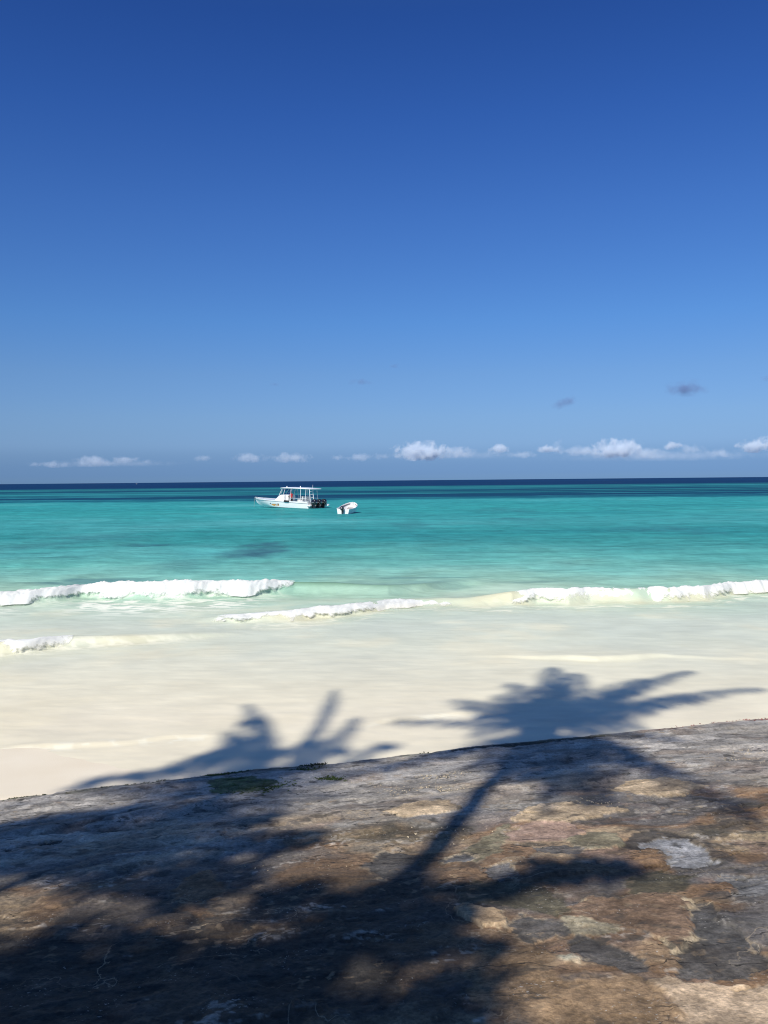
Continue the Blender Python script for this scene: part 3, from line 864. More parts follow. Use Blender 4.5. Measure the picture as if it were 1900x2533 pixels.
palm('coconut palm with the crown standing left of the tallest palm', (500, 2000), 13.6, (-9.2, -9.4),
     [(612, 1742, -.2, .30), (648, 1775, 0, .30), (570, 1810, .2, .36), (828, 1705, -.3, .22), (885, 1776, -.5, .28), (800, 1840, -.4, .3), (955, 1838, -.7, .34), (990, 1888, -1.0, .40), (520, 1868, -.1, .4), (445, 1893, -.4, .34), (300, 1915, -.5, .34), (180, 1952, -.8, .4),
      (80, 2020, -1.1, .55), (180, 2085, -1.4, .55), (720, 1990, -1.0, .5), (860, 1960, -1.0, .45), (640, 2060, -1.6, .5), (350, 1990, -.6, .6), (400, 2070, -1.4, .6), (590, 1900, -.2, .5), (680, 1890, -.2, .4)],
     9, extra=5, reach=1.9)

def shade_tree(label, base, fork_h, blobs, seed, leaf=.17, over=()):
    """A broad-leaved shore tree: trunk, limbs and leaf masses set where their shade is wanted."""
    rnd = random.Random(seed)
    bx, by = base
    bz = float(shelf_z(np.array(bx), np.array(by))) - .15
    B = Vector((bx, by, bz))
    root = empty('shade_tree', B)
    tag(root, label, 'tree')
    cs = [Vector(sunward(ground_px(px, py), h)) for px, py, r, h in blobs]
    for (x, y, r, h) in over:
        cs.append(Vector(sunward((x, y, float(shelf_z(np.array(x), np.array(y)))), h))); blobs = blobs + [(0, 0, r, h)]
    fork = Vector((bx * .9 + .1 * sum(c.x for c in cs) / len(cs), by * .8 + .2 * sum(c.y for c in cs) / len(cs), fork_h))
    mb = MB()
    mb.tube([(0, 0, 0), (.05, .02, .6), tuple((fork - B) * .6), tuple(fork - B)], [.34, .26, .21, .18], 12)
    mb.build('trunk', BARK, root)
    mb = MB()
    V, F = [], []
    placed = [fork]
    for c, (px, py, r, h) in sorted(zip(cs, blobs), key=lambda q: (q[0] - fork).length):
        src = min(placed, key=lambda q: (q - c).length + .25 * (q - fork).length)
        placed.append(c)
        midp = src.lerp(c, .5) + Vector((rnd.uniform(-.1, .1), rnd.uniform(-.1, .1), -.10))
        r0 = .07 if src is fork else (.03 if leaf > .16 else .014)
        mb.tube([tuple(src - B), tuple(midp - B), tuple(c - B)], [r0, r0 * .6, .012], 7)
        for k in range(int(1700 * r * r) + 20):
            while True:
                p = Vector((rnd.uniform(-1, 1), rnd.uniform(-1, 1), rnd.uniform(-1, 1)))
                if p.length < 1 and rnd.random() < 1.15 - p.length ** 3: break
            p = c - B + Vector((p.x * r, p.y * r, p.z * r * .7))
            a = Vector((rnd.gauss(0, 1), rnd.gauss(0, 1), rnd.gauss(0, .5))).normalized()
            b = a.cross(Vector((rnd.gauss(0, .5), rnd.gauss(0, .5), 1))).normalized()
            s_ = leaf * rnd.uniform(.7, 1.25)
            o = len(V)
            V += [p, p + a * s_ * .5 + b * s_ * .26, p + a * s_, p + a * s_ * .5 - b * s_ * .26]
            F.append((o, o + 1, o + 2, o + 3))
    mb.build('limbs', BARK, root)
    me = bpy.data.meshes.new('crown'); me.from_pydata([tuple(v) for v in V], [], F); me.materials.append(LEAF)
    cr = bpy.data.objects.new('crown', me); cr.parent = root; col.objects.link(cr)

shade_tree('broad leafy shade tree standing behind the viewer', (-7.2, -6.2), 5.2,
    [(20, 2115, .5, 8.6), (150, 2105, .45, 8.7), (290, 2075, .4, 8.9), (0, 2060, .4, 9.0), (40, 2095, .40, 8.6), (220, 2120, .38, 8.2), (400, 2105, .40, 8.8), (575, 2095, .36, 8.4), (110, 2040, .34, 9.0), (725, 2080, .24, 8.6), (300, 2010, .32, 9.2), (470, 2010, .28, 9.2), (640, 2030, .22, 9.0), (180, 2070, .3, 9.0),
     (390, 2175, .30, 8.0), (545, 2180, .32, 8.2), (710, 2228, .28, 8.0), (870, 2250, .25, 7.9), (250, 2185, .22, 8.3), (455, 2220, .2, 8.1),
     (90, 2375, .38, 7.6), (330, 2365, .32, 7.4), (440, 2455, .36, 7.2), (190, 2490, .40, 7.3), (640, 2400, .32, 7.3), (640, 2500, .36, 7.1), (840, 2320, .22, 7.6), (20, 2460, .34, 7.3), (800, 2530, .26, 7.2), (530, 2400, .3, 7.3), (260, 2420, .3, 7.3), (60, 2540, .3, 7.2), (700, 2450, .2, 7.2), (380, 2540, .36, 7.1),
     (990, 2265, .22, 7.6), (1080, 2320, .21, 7.5), (1120, 2265, .15, 7.6), (1010, 2345, .18, 7.5), (990, 2195, .17, 7.9), (1160, 2437, .11, 7.1), (950, 2525, .16, 7.1), (1085, 2440, .10, 7.1), (1190, 2350, .09, 7.3), (930, 2300, .2, 7.6),
     (1300, 2178, .095, 7.7), (1370, 2165, .11, 7.7), (1420, 2150, .15, 7.7), (1490, 2143, .14, 7.7), (1545, 2150, .08, 7.7), (1100, 2200, .11, 7.8), (1190, 2205, .10, 7.8), (1245, 2192, .09, 7.8), (1350, 2140, .08, 7.8)], 77,
    over=[(x + .35 * math.sin(7 * x + 3 * y), y, .62, 7.4 + .9 * math.sin(3 * x + 5 * y)) for x in (-5.2, -4.2, -3.2, -2.2, -1.2, -.2) for y in (-2.2, -1.1, 0.0, 1.1, 2.1, 3.0) if x < .2 - .0 * y])  # leaf masses added overhead to keep sky light off the lower rock

shade_tree('added unseen tree thickening the left palm shadow', (-11.0, -11.5), 9.0,  # invented tree, its leaves placed to thicken the left palm's shadow
    [(560, 1865, .26, 13.2), (505, 1885, .26, 13.0), (640, 1872, .22, 13.3), (700, 1862, .18, 13.2), (765, 1845, .16, 13.4), (425, 1905, .22, 13.0), (330, 1925, .18, 12.8), (250, 1935, .16, 12.8), (850, 1858, .13, 13.2),
     (618, 1790, .16, 13.6), (600, 1835, .2, 13.4), (960, 1848, .13, 13.2), (905, 1880, .16, 13.0), (740, 1900, .2, 13.0), (620, 1915, .3, 12.8), (500, 1925, .3, 12.6)], 31, leaf=.15)

# ------------------------------------------------------------------ boats
GEL = paint('white_gelcoat', (.86, .86, .85), .25, .5, .03, 2, coat=.3)
GELIN = paint('grey_white_deck', (.62, .63, .62), .5, .4, .06, 4)
BLACK = paint('black_paint', (.012, .012, .014), .18, .6, .1, 5, coat=.5)
RUBBER = paint('black_rubber', (.02, .02, .022), .6, .4, .1, 5)
ALU = paint('white_tube', (.74, .76, .78), .3, .5, .03, 8)
SILVER = paint('silver_trim', (.55, .56, .58), .3, .5, .05, 8, metal=.6)
GREY = paint('grey_paint', (.35, .36, .37), .5, .4, .08, 6)
MAROON = paint('dark_maroon_paint', (.10, .03, .025), .45, .4, .08, 6)
ORANGE = paint('orange_paint', (.78, .33, .06), .45, .4, .08, 6)
LINER = paint('grey_liner', (.30, .29, .29), .6, .3, .12, 5)
CUSH = paint('pale_cushion', (.66, .66, .64), .8, .2, .08, 6)
ROPE = paint('rope', (.45, .42, .33), .9, .2, .2, 30)
m_, n_, l_, b_ = new_mat('windscreen_glass')
b_.inputs['Base Color'].default_value = (.8, .9, .92, 1); b_.inputs['Roughness'].default_value = .04
b_.inputs['Transmission Weight'].default_value = 1.0; b_.inputs['IOR'].default_value = 1.1
nz_ = n_.new('ShaderNodeTexNoise'); nz_.inputs['Scale'].default_value = 3
bp_ = n_.new('ShaderNodeBump'); bp_.inputs['Strength'].default_value = .02
l_.new(nz_.outputs['Fac'], bp_.inputs['Height']); l_.new(bp_.outputs[0], b_.inputs['Normal'])
GLASS = m_

def hull_rings(st, rim, floor):
    """st: (x, half beam at sheer, half beam at chine, z keel, z chine, z sheer); floor(x) gives the inside level."""
    rings = []
    for (x, bs, bc, zk, zc, zs) in st:
        fz = min(floor(x, zs), zs - .012)
        bi = max(bs - rim, bs * .35)
        half = [(bc * .5, zk + (zc - zk) * .42), (bc, zc), (bc + (bs - bc) * .55, zc + (zs - zc) * .42), (bs, zs - .10), (bs + .015, zs), (bi, zs), (bi - .02 if bi > .06 else bi * .8, fz + .02), (bi * .5, fz)]
        rings.append([(x, 0, zk)] + [(x, y, z) for y, z in half] + [(x, 0, fz)] + [(x, -y, z) for y, z in reversed(half)])
    return rings

def outboard(parent, x, y, z, big=1.0, tilt=0.0):
    """An outboard motor: black cowling over a leg and propeller."""
    rot = Matrix.Rotation(tilt, 3, 'Y')
    P = lambda p: tuple(Vector((x, y, z)) + rot @ (Vector(p) * big))
    mb = MB()
    mb.loft([[P((-.16, -.06, zz)), P((.02, -.10, zz)), P((.14, -.06, zz)), P((.14, .06, zz)), P((.02, .10, zz)), P((-.16, .06, zz))] for zz in (-.95, -.5, -.1, .12)])
    mb.box(P((.22, 0, -.12)), (.22 * big, .34 * big, .42 * big), rot)
    mb.box(P((-.18, 0, -.56)), (.46 * big, .30 * big, .025 * big), rot)
    mb.loft([[P((xx, rr * math.cos(a), -.80 + rr * math.sin(a))) for a in [k * math.pi / 4 for k in range(8)]] for xx, rr in ((-.32, .045), (-.1, .085), (.15, .07), (.26, .015))])
    o = mb.build('outboard_motor', BLACK, parent, bevel=.008)
    mb = MB()
    rings = []
    # (height, forward end, aft end, half width)
    for zz, fx, ax, hw in ((.04, .26, -.40, .20), (.10, .30, -.46, .265), (.28, .31, -.52, .29), (.46, .29, -.53, .29), (.62, .24, -.49, .265), (.73, .14, -.40, .215), (.79, .03, -.27, .13)):
        ring = []
        for k in range(20):
            a = 2 * math.pi * k / 20
            ca, sa = math.cos(a), math.sin(a)
            px = abs(ca) ** .62 * (1 if ca > 0 else -1); py = abs(sa) ** .62 * (1 if sa > 0 else -1)
            ring.append(P(((fx + ax) / 2 + (fx - ax) / 2 * px, hw * py, zz)))
        rings.append(ring)
    mb.loft(rings)
    mb.build('cowling', BLACK, o, smooth=60)
    for c_, d_ in (((-.10, .292, .34), (.44 * big, .012, .055 * big)), ((-.10, -.292, .34), (.44 * big, .012, .055 * big)), ((-.527, 0, .36), (.012, .26 * big, .07 * big))):
        mb = MB(); mb.box(P(c_), d_, rot); mb.build('cowling_badge', SILVER, o)
    mb = MB()
    for k in range(3):
        a = k * 2 * math.pi / 3
        c = Vector((-.36, math.cos(a) * .11, -.80 + math.sin(a) * .11))
        mb.box(P(c), (.03 * big, .09 * big, .15 * big), rot @ Matrix.Rotation(a - math.pi / 2, 3, 'X') @ Matrix.Rotation(.5, 3, 'Z'), taper=.7)
    mb.build('propeller', GREY, o, bevel=.004)
    return o

# ---- the big motor boat
TH = R(38)
boat = empty('motor_boat', (-8.89, 110.9, 0.0), (0, R(-.6), math.pi - TH))
tag(boat, 'white hardtop motor boat with three black outboard motors anchored on the turquoise water', 'boat')
ST = [(0, 1.45, 1.30, -.45, .0, .86), (1, 1.50, 1.33, -.45, .01, .87), (2, 1.55, 1.35, -.45, .02, .88), (4, 1.60, 1.35, -.45, .05, .92), (5.4, 1.58, 1.30, -.44, .08, .96), (5.45, 1.58, 1.30, -.44, .08, .962), (6.5, 1.52, 1.18, -.40, .13, 1.0), (7.5, 1.40, 1.0, -.33, .21, 1.05), (8.5, 1.18, .74, -.22, .33, 1.10), (9.4, .90, .48, -.02, .47, 1.15), (10.2, .56, .24, .24, .64, 1.20), (10.75, .26, .09, .52, .82, 1.235), (11.0, .07, .02, .86, .99, 1.25)]
def side_y(x, z):
    a = [np.interp(x, [s_[0] for s_ in ST], [s_[k] for s_ in ST]) for k in range(1, 6)]
    bs, bc, zk, zc, zs = a
    zm = zc + (zs - zc) * .42
    return float(np.interp(z, [zk, zc, zm, zs - .10, zs], [0, bc, bc + (bs - bc) * .55, bs, bs + .015]))
mb = MB(); mb.loft(hull_rings(ST, .16, lambda x, zs: .38 if x < 5.42 else zs - .03))
hull = mb.build('hull', GEL, boat, smooth=28)
mb = MB()
for s_ in (-1, 1):
    mb.tube([(x, s_ * (side_y(x, np.interp(x, [0, 11], [.62, 1.05])) + .02), np.interp(x, [0, 11], [.62, 1.05])) for x in np.linspace(.05, 10.7, 30)], .028, 6)
mb.build('rub_rail', GREY, boat)
# foredeck cabin with raked windscreen
mb = MB()
prof = [(6.9, 1.02, .55), (6.3, 1.22, .85), (5.75, 1.52, 1.0), (5.35, 1.68, 1.04), (4.95, 1.72, 1.05), (4.55, 1.70, 1.05)]
rings = []
for x, z, w in prof:
    rings.append([(x, w, .9), (x, w, z - .14), (x, w - .10, z - .03), (x, w - .26, z), (x, -(w - .26), z), (x, -(w - .10), z - .03), (x, -w, z - .14), (x, -w, .9)])
mb.loft(rings)
mb.build('cabin', GEL, boat, smooth=35)
mb = MB()
mb.box((4.30, .35, 1.05), (.46, .9, 1.3), taper=.9)
mb.build('helm_console', GEL, boat, bevel=.03)
mb = MB()
pts = [(3.98 + .05 * math.sin(2 * math.pi * k / 16), .45 + .19 * math.cos(2 * math.pi * k / 16), 1.42 + .19 * math.sin(2 * math.pi * k / 16)) for k in range(17)]
mb.tube(pts, .014, 6)
for k in (0, 5, 11): mb.tube([pts[k], (4.04, .45, 1.42)], .01, 5)
mb.build('steering_wheel', RUBBER, boat)
fr_b = [(5.55, 1.0, 1.58), (5.95, .55, 1.45), (6.0, -.55, 1.45), (5.55, -1.0, 1.58)]
fr_t = [(5.0, .98, 2.44), (5.2, .55, 2.44), (5.2, -.55, 2.44), (5.0, -.98, 2.44)]
ws = MB()
for a, b in zip(fr_b, fr_t): ws.tube([a, b], .032, 6)
ws.tube([fr_b[0], fr_b[1], fr_b[2], fr_b[3]], .026, 6)
ws.tube([(4.75, 1.0, 1.66), (4.45, .98, 2.44)], .03, 6); ws.tube([(4.75, -1.0, 1.66), (4.45, -.98, 2.44)], .03, 6)
wf = ws.build('windscreen', ALU, boat)
mb = MB()
for i in range(3):
    a, b, c, d = [Vector(v) for v in (fr_b[i], fr_b[i + 1], fr_t[i + 1], fr_t[i])]
    nrm = (b - a).cross(d - a).normalized() * .006
    mb.loft([[tuple(v + nrm) for v in (a, b, c, d)], [tuple(v - nrm) for v in (a, b, c, d)]])
mb.build('windscreen_pane', GLASS, wf)
# hardtop on posts
mb = MB(); rings = []
for x, w, zt, th_ in ((-.35, .75, 2.50, .05), (-.2, 1.05, 2.54, .10), (.6, 1.22, 2.60, .16), (2.0, 1.28, 2.67, .19), (3.6, 1.28, 2.69, .19), (4.8, 1.18, 2.67, .15), (5.35, .98, 2.62, .10), (5.6, .6, 2.56, .05)):
    rings.append([(x, w, zt - th_ * .6), (x, w * .97, zt - th_ * .2), (x, w * .6, zt), (x, 0, zt + .02), (x, -w * .6, zt), (x, -w * .97, zt - th_ * .2), (x, -w, zt - th_ * .6), (x, -w * .8, zt - th_), (x, w * .8, zt - th_)])
mb.loft(rings)
top = mb.build('hardtop', GEL, boat, smooth=50)
mb = MB(); mb.tube([(4.55, .5, 2.66), (4.55, .5, 2.84)], .05, 8); mb.build('navigation_light', GEL, top)
mb = MB(); mb.tube([(2.3, .3, 2.66), (2.3, .3, 2.86)], [.09, .03], 8); mb.build('dome_light', GEL, top)
mb = MB(); mb.tube([(.25, .2, 2.5), (.2, .2, 3.05)], [.022, .010], 6); mb.build('aerial', ALU, top)
for x, y in ((3.2, 1.12), (1.45, 1.14), (4.15, -1.12), (2.4, -1.14), (.55, 1.12), (.7, -1.12)):
    mb = MB(); mb.tube([(x, y * 1.18, .86), (x, y * 1.1, 1.2), (x, y, 2.52)], .03, 8); mb.build('hardtop_post', ALU, boat)
mb = MB()
for s_ in (-1, 1):
    mb.tube([(3.2, s_ * 1.27, 1.28), (1.8, s_ * 1.27, 1.28), (.55, s_ * 1.25, 1.27)], .022, 6)
mb.build('side_rail', ALU, boat)
mb = MB()
for y in (1.02, .38): mb.tube([(-.12, y, .80), (-.05, y, 1.4), (.05, y, 2.55)], .045, 8)
for z in (.98, 1.38, 1.78, 2.16): mb.tube([(-.10 + z * .05, 1.02, z), (-.10 + z * .05, .38, z)], .036, 8)
mb.build('roof_ladder', ALU, boat)
for x, y, w in ((1.9, -.2, 1.7), (3.05, -.55, .8)):
    mb = MB(); mb.box((x, y, .66), (.5, w, .56)); bench = mb.build('bench', GELIN, boat, bevel=.03)
    mb = MB(); mb.box((x, y, 1.0), (.52, w, .12)); mb.build('seat_cushion', CUSH, bench, bevel=.03)
    mb = MB(); mb.box((x - .24, y, 1.28), (.10, w, .44)); mb.build('backrest', CUSH, bench, bevel=.03)
mb = MB(); mb.box((-.16, -1.16, .36), (.55, .62, .16)); mb.box((-.16, 1.16, .36), (.55, .55, .16)); mb.box((-.05, 0, .34), (.3, 2.4, .3))
mb.build('swim_platform', GEL, boat, bevel=.04)
mb = MB()
mb.loft([[(-1.15, -1.22, .28), (-1.15, -1.50, .28), (-1.15, -1.50, .52), (-1.15, -1.22, .52)], [(-.2, -.95, .14), (-.2, -1.52, .14), (-.2, -1.52, .66), (-.2, -.95, .66)]])
mb.build('stern_step', GEL, boat, bevel=.03)
for y in (.95, .03, -.88): outboard(boat, -.62, y, .42, .98, .06)
# the picture panel on the side: dark bar over an orange wedge
def side_panel(name, outline, m, off):
    mb = MB()
    rg = [[(x, side_y(x, z) + o_, z) for x, z in outline] for o_ in (-.01, off)]
    mb.loft(rg)
    return mb.build(name, m, boat, smooth=20)
side_panel('side_emblem_bar', [(5.12, .40), (5.12, .54), (5.6, .56), (6.2, .58), (6.95, .60), (6.95, .50), (6.72, .44), (6.2, .455), (5.6, .43)], MAROON, .012)
side_panel('side_emblem', [(5.10, .34), (5.12, .39), (5.6, .42), (6.2, .445), (6.66, .435), (6.62, .36), (6.4, .26), (6.1, .20), (5.6, .18), (5.3, .22)], ORANGE, .010)
mb = MB(); mb.tube([(3.1, 1.66, .87), (3.2, 1.67, .89), (3.9, 1.68, .90), (4.0, 1.67, .88)], [.05, .12, .12, .05], 10); mb.build('fender', RUBBER, boat)
mb = MB(); mb.tube([(10.7, 0, 1.26), (11.1, 0, 1.28), (11.22, 0, 1.20)], .045, 8); mb.build('bow_roller', SILVER, boat)
mb = MB(); mb.tube([(11.2, 0, 1.22), (11.28, .02, .6), (11.34, .03, -.2)], .012, 6); mb.build('anchor_rope', ROPE, boat)
mb = MB(); mb.tube([(9.0, .5, 1.13), (9.0, .5, 1.22), (8.8, .5, 1.23), (8.8, .5, 1.13)], .02, 6); mb.build('cleat', SILVER, boat)

# ---- the person at the helm
def skinned(name, chains, mat, parent, sub=2):
    """One continuous body grown over a skeleton: chains of (point, radius); chains after the first start from an existing joint."""
    V, E, Rr, idx = [], [], [], {}
    def vid(p, r):
        k = tuple(round(c, 4) for c in p)
        if k not in idx:
            idx[k] = len(V); V.append(p); Rr.append(r)
        return idx[k]
    for ch in chains:
        last = None
        for p, r in ch:
            v = vid(p, r)
            if last is not None and last != v: E.append((last, v))
            last = v
    me = bpy.data.meshes.new(name); me.from_pydata(V, E, []); me.materials.append(mat)
    o = bpy.data.objects.new(name, me); o.parent = parent; col.objects.link(o)
    md = o.modifiers.new('skin', 'SKIN')
    me.skin_vertices.new() if not me.skin_vertices else None
    sv = me.skin_vertices[0].data
    for i, r in enumerate(Rr): sv[i].radius = (r, r) if not hasattr(r, '__len__') else r
    sv[0].use_root = True
    md.use_smooth_shade = True
    s2 = o.modifiers.new('sub', 'SUBSURF'); s2.levels = sub; s2.render_levels = sub
    return o
SKIN = paint('dark_skin', (.16, .085, .05), .55, .4, .08, 10)
SHIRT = paint('red_cloth', (.62, .035, .04), .85, .2, .12, 12, bump=.2)
SHORT = paint('dark_shorts', (.03, .035, .05), .85, .2, .12, 12)
HAIR = paint('black_hair', (.012, .010, .009), .8, .2, .2, 30)
bm4 = Matrix.Translation(boat.location) @ boat.rotation_euler.to_matrix().to_4x4()
pr = empty('person', bm4 @ Vector((3.62, .62, .39)), boat.rotation_euler)
tag(pr, 'person in a red shirt standing at the helm under the white hardtop', 'person')
body = [[((0, 0, .86), (.14, .17)), ((.0, 0, 1.08), (.11, .15)), ((.03, 0, 1.28), (.12, .18)), ((.05, 0, 1.42), (.09, .12)), ((.06, 0, 1.50), .055), ((.08, 0, 1.56), (.075, .07)), ((.09, 0, 1.65), (.095, .08)), ((.085, 0, 1.72), (.07, .065))]]
for s_ in (1, -1):
    body.append([((0, 0, .86), (.14, .17)), ((0, s_ * .10, .80), .09), ((.03, s_ * .12, .46), .062), ((.0, s_ * .13, .09), .042), ((.05, s_ * .13, .035), .04), ((.17, s_ * .14, .025), .028)])
    wr = Vector((.36, s_ * .17, 1.10))
    arm = [((.05, 0, 1.42), (.09, .12)), ((.04, s_ * .17, 1.40), .060), ((.06, s_ * .25, 1.16), .045), (tuple(wr), .028), (tuple(wr + Vector((.05, -s_ * .01, .01))), (.030, .018))]
    body.append(arm)
    palm_p = wr + Vector((.05, -s_ * .01, .01))
    for k, (ln, oy) in enumerate(((.075, -.030), (.085, -.010), (.08, .010), (.062, .029))):
        b0 = palm_p + Vector((.035, s_ * oy * .6, .004 + oy * .3))
        body.append([(tuple(palm_p), (.030, .018)), (tuple(b0), .009), (tuple(b0 + Vector((ln * .5, 0, -.012))), .008), (tuple(b0 + Vector((ln * .6, 0, -.012 - ln * .45))), .007)])
    t0 = palm_p + Vector((.0, -s_ * .032, .008))
    body.append([(tuple(palm_p), (.030, .018)), (tuple(t0), .010), (tuple(t0 + Vector((.035, -s_ * .015, -.01))), .008)])
person_body = skinned('body', body, SKIN, pr)
skinned('shirt', [[((0, 0, .90), (.155, .19)), ((.0, 0, 1.08), (.135, .175)), ((.03, 0, 1.28), (.14, .20)), ((.05, 0, 1.43), (.105, .14)), ((.058, 0, 1.475), (.065, .07))]] +
        [[((.05, 0, 1.43), (.105, .14)), ((.04, s_ * .17, 1.405), .078), ((.05, s_ * .225, 1.24), .068)] for s_ in (1, -1)], SHIRT, pr)
skinned('shorts', [[((0, 0, .93), (.15, .18)), ((0, 0, .84), (.15, .185))]] + [[((0, 0, .84), (.15, .185)), ((.01, s_ * .105, .74), .108), ((.03, s_ * .12, .50), .09)] for s_ in (1, -1)], SHORT, pr)
mb = MB(); mb.blob((.07, 0, 1.685), (.105, .088, .095), 12, 8); mb.build('hair', HAIR, pr)
mb = MB(); mb.blob((.185, 0, 1.645), (.022, .014, .02), 8, 6); mb.build('nose', SKIN, pr)
for s_ in (1, -1):
    mb = MB(); mb.blob((.172, s_ * .032, 1.67), (.012, .014, .008), 8, 6); mb.build('eye', HAIR, pr)
    mb = MB(); mb.blob((.085, s_ * .083, 1.65), (.02, .012, .03), 8, 6); mb.build('ear', SKIN, pr)
mb = MB(); mb.blob((.172, 0, 1.605), (.012, .024, .007), 8, 6); mb.build('mouth', SHIRT, pr)

# ---- the dinghy lying astern
dg = empty('dinghy', (-4.38, 91.1, 0.0), (R(5), R(-6.0), R(75)))
tag(dg, 'small open white dinghy with one black outboard, bow raised, right of the motor boat', 'boat')
SD = [(0, .66, .56, -.22, -.12, .52), (.05, .66, .56, -.22, -.12, .52), (.12, .67, .56, -.22, -.12, .50), (.9, .76, .60, -.22, -.11, .46), (1.8, .82, .60, -.22, -.08, .46), (2.6, .78, .50, -.18, .0, .52), (3.2, .60, .32, -.06, .12, .60), (3.55, .34, .14, .12, .3, .68), (3.70, .08, .03, .34, .45, .72)]
mb = MB(); mb.loft(hull_rings(SD, .045, lambda x, zs: zs - .02 if x < .08 else (-.04 if x < 2.9 else min(zs - .25, .2))))
mb.build('hull', GEL, dg, smooth=30)
mb = MB(); rg = []
for (x, bs, bc, zk, zc, zs) in SD[2:-1]:
    fz = (-.04 if x < 2.9 else min(zs - .25, .2)) + .012; bi = max(bs - .045, bs * .35) - .012
    rg.append([(x, bi, zs - .03), (x, bi - .025, fz + .05), (x, bi * .6, fz), (x, -bi * .6, fz), (x, -bi + .025, fz + .05), (x, -bi, zs - .03)])
mb.loft(rg, cap=False, closed=False); mb.build('liner', LINER, dg, smooth=30)
mb = MB()
for s_ in (-1, 1): mb.tube([(x, s_ * b_s, z) for x, b_s, z in ((.0, .67, .54), (.9, .775, .48), (1.8, .835, .48), (2.6, .795, .54), (3.2, .615, .62), (3.55, .35, .70), (3.72, .03, .75))], .032, 7)
mb.build('gunwale', GEL, dg)
for x, w in ((.62, 1.34), (1.75, 1.36)):
    mb = MB(); mb.box((x, 0, .24), (.26, w, .05)); mb.build('thwart', GELIN, dg, bevel=.012)
mb = MB(); mb.box((.16, 0, .42), (.10, 1.22, .10)); mb.build('transom_board', RUBBER, dg, bevel=.01)
outboard(dg, -.16, .02, .36, .62, .10)
mb = MB(); mb.tube([(.06, .03, .62), (.45, .08, .70)], .022, 6); mb.build('tiller', RUBBER, dg)

# ---- a far white boat below the horizon
fb = empty('distant_boat', (-712, 2480, 0), (0, 0, R(170)))
fb.scale = (.42, .42, .42)
tag(fb, 'tiny white boat far out on the deep blue water at the left', 'boat')
FS = [(0, 1.2, 1.0, -.3, .0, .9), (4, 1.35, 1.1, -.3, .05, 1.0), (7, 1.0, .6, -.2, .2, 1.2), (9, .08, .03, .5, .8, 1.4)]
mb = MB(); mb.loft(hull_rings(FS, .12, lambda x, zs: .4 if x < 6 else zs - .03)); mb.build('hull', GEL, fb)
mb = MB(); mb.box((3.2, 0, 1.35), (2.2, 1.7, 1.6), taper=.8); mb.build('cabin', GEL, fb, bevel=.08)

# ------------------------------------------------------------------ small fair-weather clouds far out over the sea
def cloud_material(name, color, dens, seed, detail=2.3, aniso=-.25):
    m = bpy.data.materials.new(name); m.use_nodes = True
    n, l = m.node_tree.nodes, m.node_tree.links
    n.clear()
    out = n.new('ShaderNodeOutputMaterial')
    pv = n.new('ShaderNodeVolumePrincipled')
    pv.inputs['Color'].default_value = (*color, 1)
    pv.inputs['Anisotropy'].default_value = aniso
    tc = n.new('ShaderNodeTexCoord')
    ln = n.new('ShaderNodeVectorMath'); ln.operation = 'LENGTH'
    l.new(tc.outputs['Object'], ln.inputs[0])
    oi = n.new('ShaderNodeObjectInfo')
    ad = n.new('ShaderNodeVectorMath'); ad.operation = 'ADD'
    geo = n.new('ShaderNodeNewGeometry')
    sc1 = n.new('ShaderNodeVectorMath'); sc1.operation = 'SCALE'; sc1.inputs['Scale'].default_value = 1 / 95.0
    l.new(geo.outputs['Position'], sc1.inputs[0])
    nz = n.new('ShaderNodeTexNoise'); nz.inputs['Scale'].default_value = 1.0; nz.inputs['Detail'].default_value = 6; nz.inputs['Roughness'].default_value = .58
    l.new(sc1.outputs[0], nz.inputs['Vector'])
    # density = noise - distance from the middle
    a = n.new('ShaderNodeMath'); a.operation = 'MULTIPLY'; a.inputs[1].default_value = detail
    l.new(nz.outputs['Fac'], a.inputs[0])
    b = n.new('ShaderNodeMath'); b.operation = 'SUBTRACT'
    l.new(a.outputs[0], b.inputs[0]); l.new(ln.outputs['Value'], b.inputs[1])
    mr = n.new('ShaderNodeMapRange'); mr.inputs['From Min'].default_value = detail * .5 - .72; mr.inputs['From Max'].default_value = detail * .5 + .05
    mr.inputs['To Min'].default_value = 0; mr.inputs['To Max'].default_value = dens
    l.new(b.outputs[0], mr.inputs['Value'])
    l.new(mr.outputs[0], pv.inputs['Density'])
    l.new(pv.outputs[0], out.inputs['Volume'])
    return m
CL_BRIGHT = cloud_material('bright_cloud', (.84, .92, 1.0), .021, 1)
CL_FAINT = cloud_material('faint_cloud', (.80, .90, 1.0), .0070, 2)
CL_WISP = cloud_material('wispy_cloud', (.78, .89, 1.0), .0050, 3)
CL_VEIL = cloud_material('cloud_veil', (.78, .89, 1.0), .0006, 6)
CL_DARK = cloud_material('shaded_cloud', (.24, .33, .56), .0075, 4)  # cloud shade put into a darker volume colour
CL_DIM = cloud_material('thin_shaded_cloud', (.26, .36, .60), .0040, 5)  # thinner version, shade again carried by the colour

